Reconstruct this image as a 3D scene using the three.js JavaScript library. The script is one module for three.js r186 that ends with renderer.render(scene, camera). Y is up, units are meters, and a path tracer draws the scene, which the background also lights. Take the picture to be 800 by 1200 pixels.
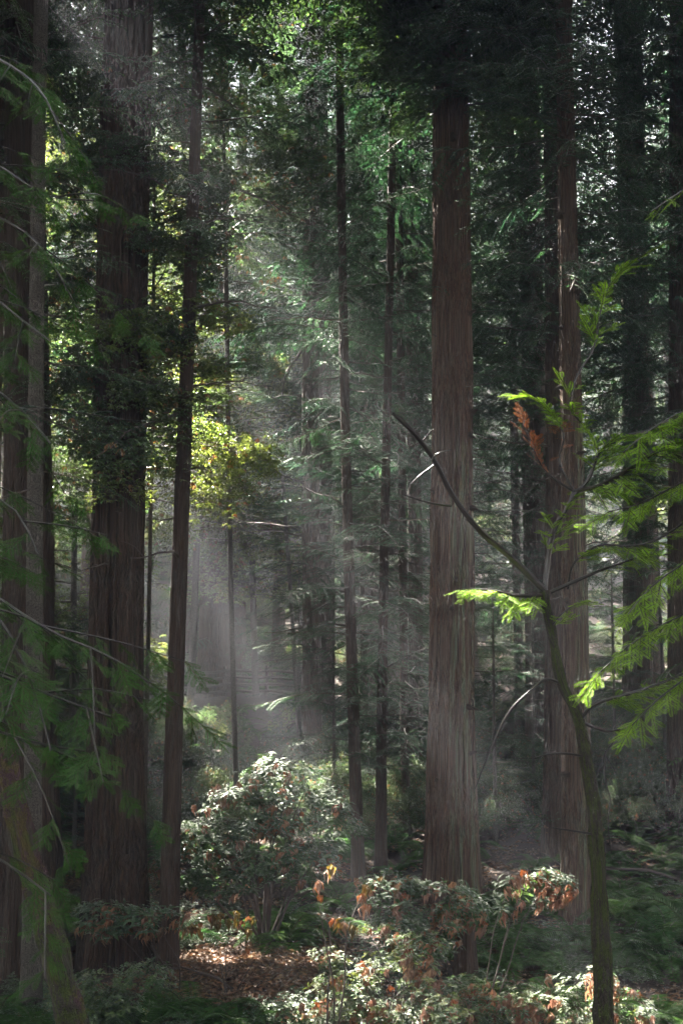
import * as THREE from 'three';
import { ImprovedNoise } from 'three/addons/math/ImprovedNoise.js';
import { mergeGeometries } from 'three/addons/utils/BufferGeometryUtils.js';

// ---------------------------------------------------------------- camera, sky, sun, exposure
const renderer = new THREE.WebGLRenderer({ antialias: true });
renderer.toneMapping = THREE.LinearToneMapping;
renderer.toneMappingExposure = 57;
renderer.shadowMap.enabled = true;

const scene = new THREE.Scene();
const camera = new THREE.PerspectiveCamera(50, 2 / 3, 0.1, 700);
camera.position.set(0, 5, 0);
camera.rotation.set(THREE.MathUtils.degToRad(6), 0, 0);
camera.focus = 19;
camera.userData.fStop = 10;

// late-morning sun, high ahead and to the left, behind the crowns
const SUN = new THREE.Vector3(-0.382, 0.671, -0.636).normalize();
const sun = new THREE.DirectionalLight(new THREE.Color().setRGB(1, 0.93, 0.82), 5);
sun.position.copy(SUN).multiplyScalar(120).add(new THREE.Vector3(0, 0, -20));
sun.target.position.set(0, 0, -20);
sun.castShadow = true;
sun.shadow.radius = 1;
sun.shadow.mapSize.set(2048, 2048);
Object.assign(sun.shadow.camera, { left: -45, right: 45, top: 60, bottom: -45, near: 1, far: 300 });
scene.add(sun, sun.target);

{
  const W = 256, H = 128, a = new Float32Array(W * H * 4), v = new THREE.Vector3();
  for (let j = 0; j < H; j++) for (let i = 0; i < W; i++) {
    const el = ((j + 0.5) / H - 0.5) * Math.PI, az = ((i + 0.5) / W - 0.5) * 2 * Math.PI;
    v.set(Math.cos(el) * Math.cos(az), Math.sin(el), Math.cos(el) * Math.sin(az));
    const up = Math.max(0, v.y), k = Math.pow(1 - up, 2.2), c = Math.max(0, v.dot(SUN));
    const glow = 0.5 * Math.pow(c, 5) + 1.1 * Math.pow(c, 30);                     // hazy air brightens towards the sun
    a.set([0.34 + 0.5 * k + glow, 0.46 + 0.46 * k + 0.95 * glow, 0.8 + 0.22 * k + 0.85 * glow, 1], (j * W + i) * 4);
  }
  const sky = new THREE.DataTexture(a, W, H, THREE.RGBAFormat, THREE.FloatType);
  sky.mapping = THREE.EquirectangularReflectionMapping;
  sky.magFilter = THREE.LinearFilter; sky.needsUpdate = true;
  scene.background = sky; scene.environment = sky;
  scene.backgroundIntensity = scene.environmentIntensity = 0.028;
}
scene.fog = new THREE.FogExp2(new THREE.Color().setRGB(0.86, 0.9, 1), 0.0031);

// ---------------------------------------------------------------- helpers
function rngOf(seed) { let s = seed >>> 0; return () => { s = (s + 0x6D2B79F5) | 0; let t = Math.imul(s ^ (s >>> 15), 1 | s); t = (t + Math.imul(t ^ (t >>> 7), 61 | t)) ^ t; return ((t ^ (t >>> 14)) >>> 0) / 4294967296; }; }
const IN = new ImprovedNoise();
const noise = (x, y, z = 0) => IN.noise(x, y, z);
function fbm(x, y, z, o = 4) { let s = 0, a = 0.5; for (let i = 0; i < o; i++) { s += a * IN.noise(x, y, z); x *= 2.03; y *= 2.03; z *= 2.03; a *= 0.5; } return s; }
const clamp = (x, a = 0, b = 1) => Math.min(b, Math.max(a, x));
const lerp = (a, b, t) => a + (b - a) * t;
const smooth = (a, b, x) => { const t = clamp((x - a) / (b - a)); return t * t * (3 - 2 * t); };
const V = (x, y, z) => new THREE.Vector3(x, y, z);
const taken = {};
const numbered = (n) => { const k = taken[n] = (taken[n] ?? -1) + 1; return k ? n + '_' + String(k).padStart(3, '0') : n; };
function thing(name, label, category, group, pos) {
  const g = new THREE.Group(); g.name = numbered(name); g.userData = { label, category };
  if (group) g.userData.group = group;
  if (pos) g.position.set(...pos);
  scene.add(g); return g;
}
function part(name, geo, mat, parent, kind) {
  const m = new THREE.Mesh(geo, mat); m.name = name; m.castShadow = m.receiveShadow = true;
  if (kind) m.userData.kind = kind;
  parent.add(m); return m;
}
const UPV = V(0, 1, 0);

// ---------------------------------------------------------------- terrain: gully floor, hillside beyond, bank towards the camera
const PROFILE = [[-30, 5.2], [0, 3.4], [7, 1.6], [13, 0], [24, 0.05], [34, 0.75], [43, 2.15], [47, 2.25], [55, 4.2], [70, 8.5], [100, 17], [150, 33], [230, 56]];
function ground(x, d) {
  let i = 0; while (i < PROFILE.length - 2 && d > PROFILE[i + 1][0]) i++;
  const [a, b] = [PROFILE[i], PROFILE[i + 1]];
  let y = lerp(a[1], b[1], clamp((d - a[0]) / (b[0] - a[0])));
  y += smooth(4, 14, x) * smooth(14, 26, d) * 0.9;
  y += 0.22 * noise(x * 0.22, d * 0.22, 3.1) + 0.09 * noise(x * 0.7, d * 0.7, 7.7);
  y += smooth(50, 110, d) * 4 * noise(x * 0.02, d * 0.02, 1.7);
  return y;
}

// openings in the canopy: places the sun reaches, each with the width of the hole above it
const OPENINGS = [
  [[-1.358, 1.243, -25.5], 0.75], [[-2.841, 1.627, -27], 0.3], [[1.94, 9.509, -33], 0.7], [[0, 14.815, -33], 0.3], [[-5.404, 3.169, -37], 0.4],
  [[-0.739, 2.999, -17.6], -0.1], [[2.375, 1.749, -14], 0.15],
  [[-3.13, 8.894, -18], 0.8], [[-6.849, 10.609, -28], 1.3], [[-5.22, 13.976, -40], 1.3], [[-5.62, 19.861, -40], 1.1], [[-6.745, 15.403, -28], 1.2], [[-6.099, 19.927, -30], 0.8], [[-2.424, 7.622, -52], 1.2],
  [[1.398, 5.421, -5.7], 0.5],
  [[13.628, 12.724, -60], 1.2], [[8.035, 16.059, -60], 1.0],
].map(([p, r]) => [V(...p), r]);
const wv = V();
function inOpening(p, slack = 0, from = 1.2) {
  for (const [t, r] of OPENINGS) {
    wv.copy(p).sub(t); const k = wv.dot(SUN);
    if (k > from && wv.addScaledVector(SUN, -k).length() < r + slack) return true;
  }
  return false;
}

// ---------------------------------------------------------------- textures
function tex(w, h, fn, srgb) {
  const a = new Uint8Array(w * h * 4);
  for (let j = 0; j < h; j++) for (let i = 0; i < w; i++) { const c = fn(i / w, j / h); const o = (j * w + i) * 4; a[o] = c[0]; a[o + 1] = c[1]; a[o + 2] = c[2]; a[o + 3] = 255; }
  const t = new THREE.DataTexture(a, w, h); t.wrapS = t.wrapT = THREE.RepeatWrapping; t.magFilter = THREE.LinearFilter; t.minFilter = THREE.LinearMipmapLinearFilter;
  if (srgb) t.colorSpace = THREE.SRGBColorSpace;
  t.needsUpdate = true; return t;
}
const toS = (l) => 255 * (l <= 0.0031308 ? l * 12.92 : 1.055 * Math.pow(clamp(l), 1 / 2.4) - 0.055);
const S3 = (r, g, b) => [toS(r), toS(g), toS(b)];
// tileable noise: a torus walk, kx across, ky along
const torus = (u, v, kx, ky, s) => { const a = u * 2 * Math.PI; return fbm(Math.cos(a) * kx, Math.sin(a) * kx + s, Math.sin(v * 2 * Math.PI) * ky + 3.3 * Math.cos(v * 2 * Math.PI) * ky / 3.3 * 0.7, 3); };
// fibrous redwood bark, tile 1.6 m across and 4 m tall
function barkHeight(u, v) {
  const warp = 0.035 * torus(u, v, 1.2, 1.6, 5) + 0.012 * torus(u, v, 3, 5, 9);
  const uu = u + warp;
  const r1 = 1 - Math.abs(torus(uu, v, 7, 0.8, 1.3)) * 5.2;                    // long cords
  const r2 = torus(uu, v, 26, 2.2, 4.2) * 1.6, r3 = torus(uu, v, 60, 9, 8.8) * 1.4;
  return [clamp(0.5 + 0.33 * r1 + 0.3 * r2 + 0.2 * r3), r2, r3, torus(u, v, 2, 2.4, 21), torus(uu, v, 12, 1.6, 31)];
}
const barkMap = tex(512, 1024, (u, v) => {
  const [h, r2, r3, big, cord] = barkHeight(u, v);
  const grey = clamp(0.38 + cord * 1.5 + big * 1.3 + r3 * 0.3), t = clamp(0.9 + 1.1 * r2 + 0.9 * r3, 0.3, 1.7);
  return S3(lerp(0.085, 0.1, grey) * t, lerp(0.05, 0.084, grey) * t, lerp(0.033, 0.069, grey) * t);
}, true);
const barkBump = tex(512, 1024, (u, v) => { const h = barkHeight(u, v)[0] * 255; return [h, h, h]; });
// scaly fir bark
const scaly = (u, v) => { const a = torus(u + 0.03 * torus(u, v, 5, 6, 2), v, 9, 7, 3), b = torus(u, v, 24, 22, 6); return [clamp(0.55 + 1.3 * (0.25 - Math.abs(a)) * 2 + 0.5 * b), a, b]; };
const scaleMap = tex(256, 512, (u, v) => { const [h, a, b] = scaly(u, v), g = clamp(0.42 + 2 * a + b * 3), t = 0.75 + 0.4 * h; return S3(lerp(0.03, 0.15, g) * t, lerp(0.023, 0.13, g) * t, lerp(0.018, 0.112, g) * t); }, true);
const scaleBump = tex(256, 512, (u, v) => { const h = scaly(u, v)[0] * 255; return [h, h, h]; });
// moss patches on smooth dark bark
const mossMap = tex(256, 512, (u, v) => { const a = torus(u, v, 2.2, 3.4, 2) + 0.6 * torus(u, v, 12, 14, 8), b = torus(u, v, 30, 34, 5), m = smooth(-0.06, 0.1, a + 0.25 * b); const t = 0.8 + 1.5 * b; return S3(lerp(0.05, 0.06, m) * t, lerp(0.038, 0.08, m) * t, lerp(0.03, 0.012, m) * t); }, true);
const mossBump = tex(256, 512, (u, v) => { const h = 128 + 250 * torus(u, v, 22, 26, 5) + 160 * torus(u, v, 6, 6, 8); const c = clamp(h, 0, 255); return [c, c, c]; });
// forest soil with needle litter, tile 3 m
const soilMap = tex(512, 512, (u, v) => { const a = torus(u, v, 5, 5, 2), b = torus(u, v, 40, 42, 6), c = torus(u, v, 17, 19, 9), t = 0.8 + 1.5 * b + 0.7 * c; const w = clamp(0.5 + 1.6 * a + c); return S3(lerp(0.045, 0.075, w) * t, lerp(0.033, 0.046, w) * t, lerp(0.026, 0.034, w) * t); }, true);
const soilBump = tex(512, 512, (u, v) => { const h = clamp(128 + 300 * torus(u, v, 40, 42, 6) + 200 * torus(u, v, 17, 19, 9), 0, 255); return [h, h, h]; });

const BARK = new THREE.MeshStandardMaterial({ map: barkMap, bumpMap: barkBump, bumpScale: 0.06, roughness: 0.95, vertexColors: true });
scaleMap.repeat.set(1, 5); scaleBump.repeat.set(1, 5);
const SCALY = new THREE.MeshStandardMaterial({ map: scaleMap, bumpMap: scaleBump, bumpScale: 0.03, roughness: 0.9, vertexColors: true });
const MOSSY = new THREE.MeshStandardMaterial({ map: mossMap, bumpMap: mossBump, bumpScale: 0.03, roughness: 0.95, vertexColors: true });
const SOIL = new THREE.MeshStandardMaterial({ map: soilMap, bumpMap: soilBump, bumpScale: 0.03, roughness: 1 });
const TWIG = new THREE.MeshStandardMaterial({ color: new THREE.Color().setRGB(0.075, 0.058, 0.05), roughness: 0.75 });
const DARKTWIG = new THREE.MeshPhysicalMaterial({ color: new THREE.Color().setRGB(0.026, 0.021, 0.019), roughness: 0.42 });
const SPRIG = new THREE.MeshPhysicalMaterial({ vertexColors: true, roughness: 1, transmission: 0.5, thickness: 0, side: THREE.DoubleSide, specularIntensity: 0.3 });
const FERN = new THREE.MeshPhysicalMaterial({ vertexColors: true, roughness: 1, transmission: 0.45, thickness: 0, side: THREE.DoubleSide, specularIntensity: 0.35 });
const NEEDLE = new THREE.MeshPhysicalMaterial({ vertexColors: true, roughness: 1, transmission: 0.4, thickness: 0, clearcoat: 0.12, clearcoatRoughness: 0.45, side: THREE.DoubleSide });
const LEAF = new THREE.MeshPhysicalMaterial({ vertexColors: true, roughness: 1, transmission: 0.5, thickness: 0, clearcoat: 0.28, clearcoatRoughness: 0.3, side: THREE.DoubleSide });
const DEADLEAF = new THREE.MeshPhysicalMaterial({ vertexColors: true, roughness: 1, transmission: 0.25, thickness: 0, clearcoat: 0.2, clearcoatRoughness: 0.5, side: THREE.DoubleSide });

// ---------------------------------------------------------------- mesh collector for leaves and twigs
class Soup {
  constructor() { this.p = []; this.c = []; this.i = []; }
  v(p, c) { this.p.push(p.x, p.y, p.z); this.c.push(c[0], c[1], c[2]); return this.p.length / 3 - 1; }
  // a leaf folded along its midrib; widest at `wide` of its length, `curl` bends the tip down
  leaf(p, dir, nrm, len, wid, col, { fold = 0.25, curl = 0.15, wide = 0.45, mid = false } = {}) {
    const side = V().crossVectors(dir, nrm).normalize(), n = V().crossVectors(side, dir).normalize();
    const tip = V().copy(p).addScaledVector(dir, len).addScaledVector(n, -curl * len);
    const m = V().copy(p).addScaledVector(dir, len * wide).addScaledVector(n, curl * len * 0.1);
    const l = V().copy(m).addScaledVector(side, wid / 2).addScaledVector(n, fold * wid / 2), r = V().copy(m).addScaledVector(side, -wid / 2).addScaledVector(n, fold * wid / 2);
    const a = this.v(p, col), t = this.v(tip, col), L = this.v(l, col), R = this.v(r, col);
    if (mid) { const M = this.v(m, col); this.i.push(a, L, M, L, t, M, a, M, R, M, t, R); } else this.i.push(a, L, t, a, t, R);
  }
  tube(pts, r0, r1, col, sides = 4) {
    let prev = null; const n = pts.length, t = V(), a = V(), b = V();
    for (let k = 0; k < n; k++) {
      t.copy(pts[Math.min(n - 1, k + 1)]).sub(pts[Math.max(0, k - 1)]).normalize();
      a.crossVectors(t, Math.abs(t.y) < 0.9 ? UPV : V(1, 0, 0)).normalize(); b.crossVectors(t, a);
      const r = lerp(r0, r1, k / (n - 1)), ring = [];
      for (let s = 0; s < sides; s++) { const w = s / sides * 2 * Math.PI; ring.push(this.v(V().copy(pts[k]).addScaledVector(a, r * Math.cos(w)).addScaledVector(b, r * Math.sin(w)), col)); }
      if (prev) for (let s = 0; s < sides; s++) { const q = (s + 1) % sides; this.i.push(prev[s], prev[q], ring[s], prev[q], ring[q], ring[s]); }
      prev = ring;
    }
  }
  build() {
    const g = new THREE.BufferGeometry();
    g.setAttribute('position', new THREE.Float32BufferAttribute(this.p, 3)); g.setAttribute('color', new THREE.Float32BufferAttribute(this.c, 3)); g.setIndex(this.i);
    return g;
  }
}
const vary = (c, R, a = 0.3) => { const k = 1 + (R() - 0.5) * 2 * a, h = (R() - 0.5) * a * 0.5; return [c[0] * k * (1 + h), c[1] * k, c[2] * k * (1 - h)]; };
const WOOD = [0.07, 0.052, 0.042];

// conifer bough, 3 m long towards +x: drooping axis, side twigs, flat rows of needles
function coniferBough(seed, { col = [0.036, 0.062, 0.026], droop = 0.5, gap = 0.125, leaf = 0.105, wid = 0.036, reach = 0.85, bare = 0.12, hang = 0.25 } = {}) {
  const R = rngOf(seed), s = new Soup(), L = 3, ax = [];
  const w1 = R() * 6, w2 = 0.1 + R() * 0.15;
  for (let k = 0; k <= 10; k++) { const t = k / 10; ax.push(V(L * t, 0.25 * t - droop * t * t + 0.04 * Math.sin(9 * t + w1), w2 * Math.sin(3 * t + w1) * t)); }
  s.tube(ax, 0.018, 0.004, WOOD, 4);
  const on = (t) => { const f = clamp(t) * 10, k = Math.min(9, Math.floor(f)); return V().copy(ax[k]).lerp(ax[k + 1], f - k); };
  let side = 1;
  for (let x = bare * L; x < L; x += gap * (0.7 + 0.6 * R())) {
    side = -side; const t = x / L, p0 = on(t), l2 = reach * (0.3 + 0.9 * Math.sin(Math.PI * clamp(0.12 + 0.8 * t))) * (0.65 + 0.6 * R()) * (1 - 0.55 * t);
    if (R() < 0.08) continue;
    const fwd = 0.5 + 0.5 * R(), dir = V(fwd, -hang * R() - 0.05, side * (0.75 + 0.25 * R())).normalize(), tw = [];
    const lift = (R() - 0.5) * 0.3;
    for (let k = 0; k <= 4; k++) { const q = k / 4; tw.push(V().copy(p0).addScaledVector(dir, l2 * q).add(V(0, lift * q * l2 - hang * q * q * l2, 0))); }
    s.tube(tw, 0.006, 0.002, WOOD, 3);
    const c0 = vary(col, R, 0.25), step = leaf * 0.52;
    for (let d = 0.06; d < l2; d += step * (0.8 + 0.4 * R())) {
      const q = d / l2 * 4, k = Math.min(3, Math.floor(q)), p = V().copy(tw[k]).lerp(tw[k + 1], q - k), td = V().copy(tw[k + 1]).sub(tw[k]).normalize();
      for (const g of [-1, 1]) {
        const nrm = V((R() - 0.5) * 0.5, 1, (R() - 0.5) * 0.5).normalize(), across = V().crossVectors(nrm, td).normalize();
        const ld = V().copy(td).multiplyScalar(0.75).addScaledVector(across, g * (0.75 + 0.4 * R())).addScaledVector(UPV, -0.25 * R()).normalize();
        s.leaf(p, ld, nrm, leaf * (0.65 + 0.7 * R()) * (1 - 0.4 * d / l2), wid * (0.8 + 0.4 * R()), vary(c0, R, 0.18), { fold: 0.2, curl: 0.2 });
      }
    }
  }
  return s.build();
}
// broadleaf bough, 2.4 m long towards +x: forking twigs, whorls of long leaves, a few of them brown
function leafyBough(seed, { col = [0.052, 0.085, 0.026], dead = 0.05, n = 150, leaf = 0.11, wid = 0.036, droop = 0.35, spread = 0.75 } = {}) {
  const R = rngOf(seed), s = new Soup(), L = 2.4, ax = [];
  const w = R() * 6;
  for (let k = 0; k <= 8; k++) { const t = k / 8; ax.push(V(L * t, 0.35 * t - droop * t * t, 0.18 * Math.sin(4 * t + w) * t)); }
  s.tube(ax, 0.02, 0.005, WOOD, 4);
  for (let k = 0; k < n; k++) {
    const t = 0.22 + 0.8 * Math.pow(R(), 0.75), f = Math.min(7.99, t * 8), i = Math.floor(f), p0 = V().copy(ax[i]).lerp(ax[i + 1], f - i);
    const o = V(0.5 * R(), R() - 0.55, (R() - 0.5) * 2).normalize().multiplyScalar(spread * (0.25 + 0.75 * R()) * (1.15 - 0.55 * t)), p1 = V().copy(p0).add(o);
    if (k % 2 === 0) s.tube([p0, V().copy(p0).lerp(p1, 0.5).add(V(0, 0.05, 0)), p1], 0.005, 0.002, WOOD, 3);
    const brown = R() < dead, c0 = brown ? [0.19, 0.085, 0.03] : vary(col, R, 0.3), m = 4 + Math.floor(R() * 4), a0 = R() * 6;
    for (let q = 0; q < m; q++) {
      const a = a0 + q * 2.4, dir = V(Math.cos(a), brown ? -1.1 : -0.55 + 0.5 * R(), Math.sin(a)).normalize();
      s.leaf(p1, dir, V(-dir.x * dir.y, 1, -dir.z * dir.y).add(V((R() - 0.5) * 0.6, 0, (R() - 0.5) * 0.6)).normalize(), leaf * (0.7 + 0.6 * R()), wid * (0.8 + 0.4 * R()), vary(c0, R, 0.2), { fold: 0.3, curl: 0.2 });
    }
  }
  return s.build();
}
const TEAL = [0.024, 0.068, 0.026], OLIVE = [0.042, 0.084, 0.018], LIME = [0.105, 0.145, 0.03], TAN = [0.055, 0.09, 0.028];
const BOUGH = {
  teal: [11, 12, 13, 14].map((s, k) => coniferBough(s, { col: TEAL, droop: 0.4 + 0.15 * k, hang: 0.2 + 0.1 * k })),
  olive: [21, 22, 23].map((s, k) => coniferBough(s, { col: OLIVE, droop: 0.5 + 0.2 * k, hang: 0.35, leaf: 0.125, wid: 0.04 })),
  fine: [31, 32, 33].map((s, k) => coniferBough(s, { col: TEAL, droop: 0.25 + 0.15 * k, hang: 0.15, leaf: 0.07, wid: 0.022, gap: 0.1 })),
  tan: [41, 42, 43, 44].map((s) => leafyBough(s, { col: TAN })),
  lime: [51, 52, 53].map((s) => leafyBough(s, { col: LIME, dead: 0.04, droop: 0.6 })),
  coarse: [61, 62].map((s) => coniferBough(s, { col: OLIVE, leaf: 0.2, wid: 0.07, gap: 0.22, droop: 0.7 })),
  broadleaf: [71, 72].map((s) => leafyBough(s, { col: LIME, leaf: 0.22, wid: 0.1, n: 70, droop: 0.5 })),
};
const MAT = { teal: NEEDLE, olive: NEEDLE, fine: NEEDLE, coarse: NEEDLE, tan: LEAF, lime: LEAF, broadleaf: LEAF };

// ---------------------------------------------------------------- trunks
// tapered, slightly bent, furrowed; flared at the foot. uv in bark tiles (1.6 m x 4 m)
function trunkGeo({ H, r, r2 = r * 0.8, y2 = H * 0.4, slant = 0, flare = 0.35, bend = 0.04, seg = 40, rows = 60, rough = 0.09, seed = 1, lichen = 0, cords = 9, below = 0.6, tint = [1, 1, 1], to = [0, 0] }) {
  const pos = [], uv = [], col = [], idx = [], k = (r - r2) / Math.max(0.1, y2), C = Math.max(1, Math.round(2 * Math.PI * r / 1.6)) ;
  for (let j = 0; j <= rows; j++) {
    const q = j / rows, y = -below + (H + below) * (q < 0.5 ? q * 0.9 : 0.45 + (q - 0.5) * 1.1), up = Math.max(0, y);
    let rr = Math.max(0.012, y < y2 ? r - k * up : r2 * Math.pow(clamp((H - y) / (H - y2)), 0.85) + 0.01);
    rr *= 1 + flare * Math.exp(-Math.max(-0.3, y) / (2.2 * r + 0.2));
    const cx = slant * up + bend * Math.sin(up * 0.23 + seed) - bend * Math.sin(seed) + to[0] * q * q, cz = bend * 0.6 * (Math.sin(up * 0.19 + seed * 2) - Math.sin(seed * 2)) + to[1] * q * q;
    for (let i = 0; i <= seg; i++) {
      const a = i / seg * 2 * Math.PI, ca = Math.cos(a), sa = Math.sin(a);
      const tw = seed * 3.1 + y * 0.05;
      const n1 = IN.noise(ca * cords * 0.35 + tw, sa * cords * 0.35 + tw, y * 0.11 + seed), n2 = IN.noise(ca * cords * 1.3 + tw, sa * cords * 1.3, y * 0.34 + seed * 7);
      const fl = 0.14 * IN.noise(ca * 1.6 + seed, sa * 1.6, seed) * Math.exp(-up / (3 * r + 0.4)) * 4;
      const R = rr * (1 + rough * (1 - 2.6 * Math.abs(n1)) + rough * 0.8 * n2 + fl * flare);
      pos.push(cx + R * ca, y, cz + R * sa); uv.push(i / seg * C, y / 4);
      let c = tint;
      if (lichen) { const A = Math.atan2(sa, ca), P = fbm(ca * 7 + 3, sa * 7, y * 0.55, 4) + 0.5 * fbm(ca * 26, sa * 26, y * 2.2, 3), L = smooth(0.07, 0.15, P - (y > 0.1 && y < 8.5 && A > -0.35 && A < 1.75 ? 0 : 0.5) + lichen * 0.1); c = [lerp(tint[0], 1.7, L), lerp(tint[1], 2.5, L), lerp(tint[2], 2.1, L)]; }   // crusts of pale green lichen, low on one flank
      col.push(...c);
      if (j && i) { const b = (j - 1) * (seg + 1) + i - 1, t = b + seg + 1; idx.push(b, t, b + 1, b + 1, t, t + 1); }
    }
  }
  const g = new THREE.BufferGeometry();
  g.setAttribute('position', new THREE.Float32BufferAttribute(pos, 3)); g.setAttribute('uv', new THREE.Float32BufferAttribute(uv, 2)); g.setAttribute('color', new THREE.Float32BufferAttribute(col, 3)); g.setIndex(idx);
  g.computeVertexNormals();
  const N = g.attributes.normal;
  for (let j = 0; j <= rows; j++) { const a = j * (seg + 1), b = a + seg, v = V(N.getX(a) + N.getX(b), N.getY(a) + N.getY(b), N.getZ(a) + N.getZ(b)).normalize(); N.setXYZ(a, v.x, v.y, v.z); N.setXYZ(b, v.x, v.y, v.z); }
  const centre = (y) => [slant * y + bend * Math.sin(y * 0.23 + seed) - bend * Math.sin(seed) , bend * 0.6 * (Math.sin(y * 0.19 + seed * 2) - Math.sin(seed * 2))];
  return { g, centre };
}
// a limb along points; uv in bark tiles
function limbGeo(pts, r0, r1, sides = 8, per = 4, wob = 0.06, seed = 3) {
  const curve = new THREE.CatmullRomCurve3(pts.map((p) => p.isVector3 ? p : V(...p))), n = Math.max(2, (pts.length - 1) * per), len = curve.getLength();
  const pos = [], uv = [], idx = [], col = [], a = V(), b = V(), t = V(), p = V();
  a.set(0.3, 0.1, 1);
  for (let k = 0; k <= n; k++) {
    const q = k / n; curve.getPointAt(q, p); curve.getTangentAt(q, t); a.addScaledVector(t, -a.dot(t)).normalize(); b.crossVectors(t, a);
    for (let i = 0; i <= sides; i++) {
      const w = i / sides * 2 * Math.PI, R = lerp(r0, r1, q) * (1 + wob * IN.noise(Math.cos(w) * 1.5 + seed, Math.sin(w) * 1.5, q * len * 6 + seed) * 3);
      pos.push(p.x + R * (a.x * Math.cos(w) + b.x * Math.sin(w)), p.y + R * (a.y * Math.cos(w) + b.y * Math.sin(w)), p.z + R * (a.z * Math.cos(w) + b.z * Math.sin(w)));
      uv.push(i / sides, q * len / 2); col.push(1, 1, 1);
      if (k && i) { const o = (k - 1) * (sides + 1) + i - 1, u = o + sides + 1; idx.push(o, o + 1, u, o + 1, u + 1, u); }
    }
  }
  const g = new THREE.BufferGeometry();
  g.setAttribute('position', new THREE.Float32BufferAttribute(pos, 3)); g.setAttribute('uv', new THREE.Float32BufferAttribute(uv, 2)); g.setAttribute('color', new THREE.Float32BufferAttribute(col, 3)); g.setIndex(idx); g.computeVertexNormals();
  g.userData.curve = curve; return g;
}
// bare snags, 1.5 m towards +x
const SNAG = [1, 2, 3, 4, 5].map((s) => {
  const R = rngOf(900 + s), pts = []; let y = 0, z = 0;
  for (let k = 0; k <= 5; k++) { pts.push(V(k * 0.3, y, z)); y += (R() - 0.35) * 0.16 - 0.02 * k; z += (R() - 0.5) * 0.18; }
  const gs = [limbGeo(pts, 0.022, 0.004, 5, 2, 0.1, s)];
  for (let k = 0; k < 3; k++) { const a = pts[2 + k], e = V(a.x + 0.25 + 0.2 * R(), a.y + (R() - 0.4) * 0.4, a.z + (R() - 0.5) * 0.5); gs.push(limbGeo([a, V().copy(a).lerp(e, 0.5).add(V(0, 0.04, 0)), e], 0.008, 0.002, 4, 2, 0.1, s + k)); }
  return mergeGeometries(gs);
});
const STUB = [1, 2, 3].map((s) => limbGeo([[0, 0, 0], [0.05, 0.01, 0], [0.085, -0.005 * s, 0.01], [0.1 + 0.03 * s, -0.01 * s, 0.02]], 0.055, 0.012, 9, 3, 0.2, 70 + s));
const TINTS = [[1, 1, 1], [1.25, 1.15, 0.9], [0.8, 0.95, 1], [1.1, 1.2, 1], [0.9, 0.85, 0.8]];
const M4 = new THREE.Matrix4(), Q = new THREE.Quaternion(), EU = new THREE.Euler();
function instanced(name, geo, mat, list, parent) {
  if (!list.length) return;
  const m = new THREE.InstancedMesh(geo, mat, list.length); m.name = name; m.castShadow = m.receiveShadow = true; m.userData.kind = 'stuff';
  const c = new THREE.Color();
  list.forEach(({ p, e, s, c: t }, i) => { EU.set(e[0], e[1], e[2], 'YXZ'); Q.setFromEuler(EU); M4.compose(p, Q, Array.isArray(s) ? V(...s) : V(s, s, s)); m.setMatrixAt(i, M4); m.setColorAt(i, c.setRGB(...t)); });
  parent.add(m); return m;
}
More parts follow.
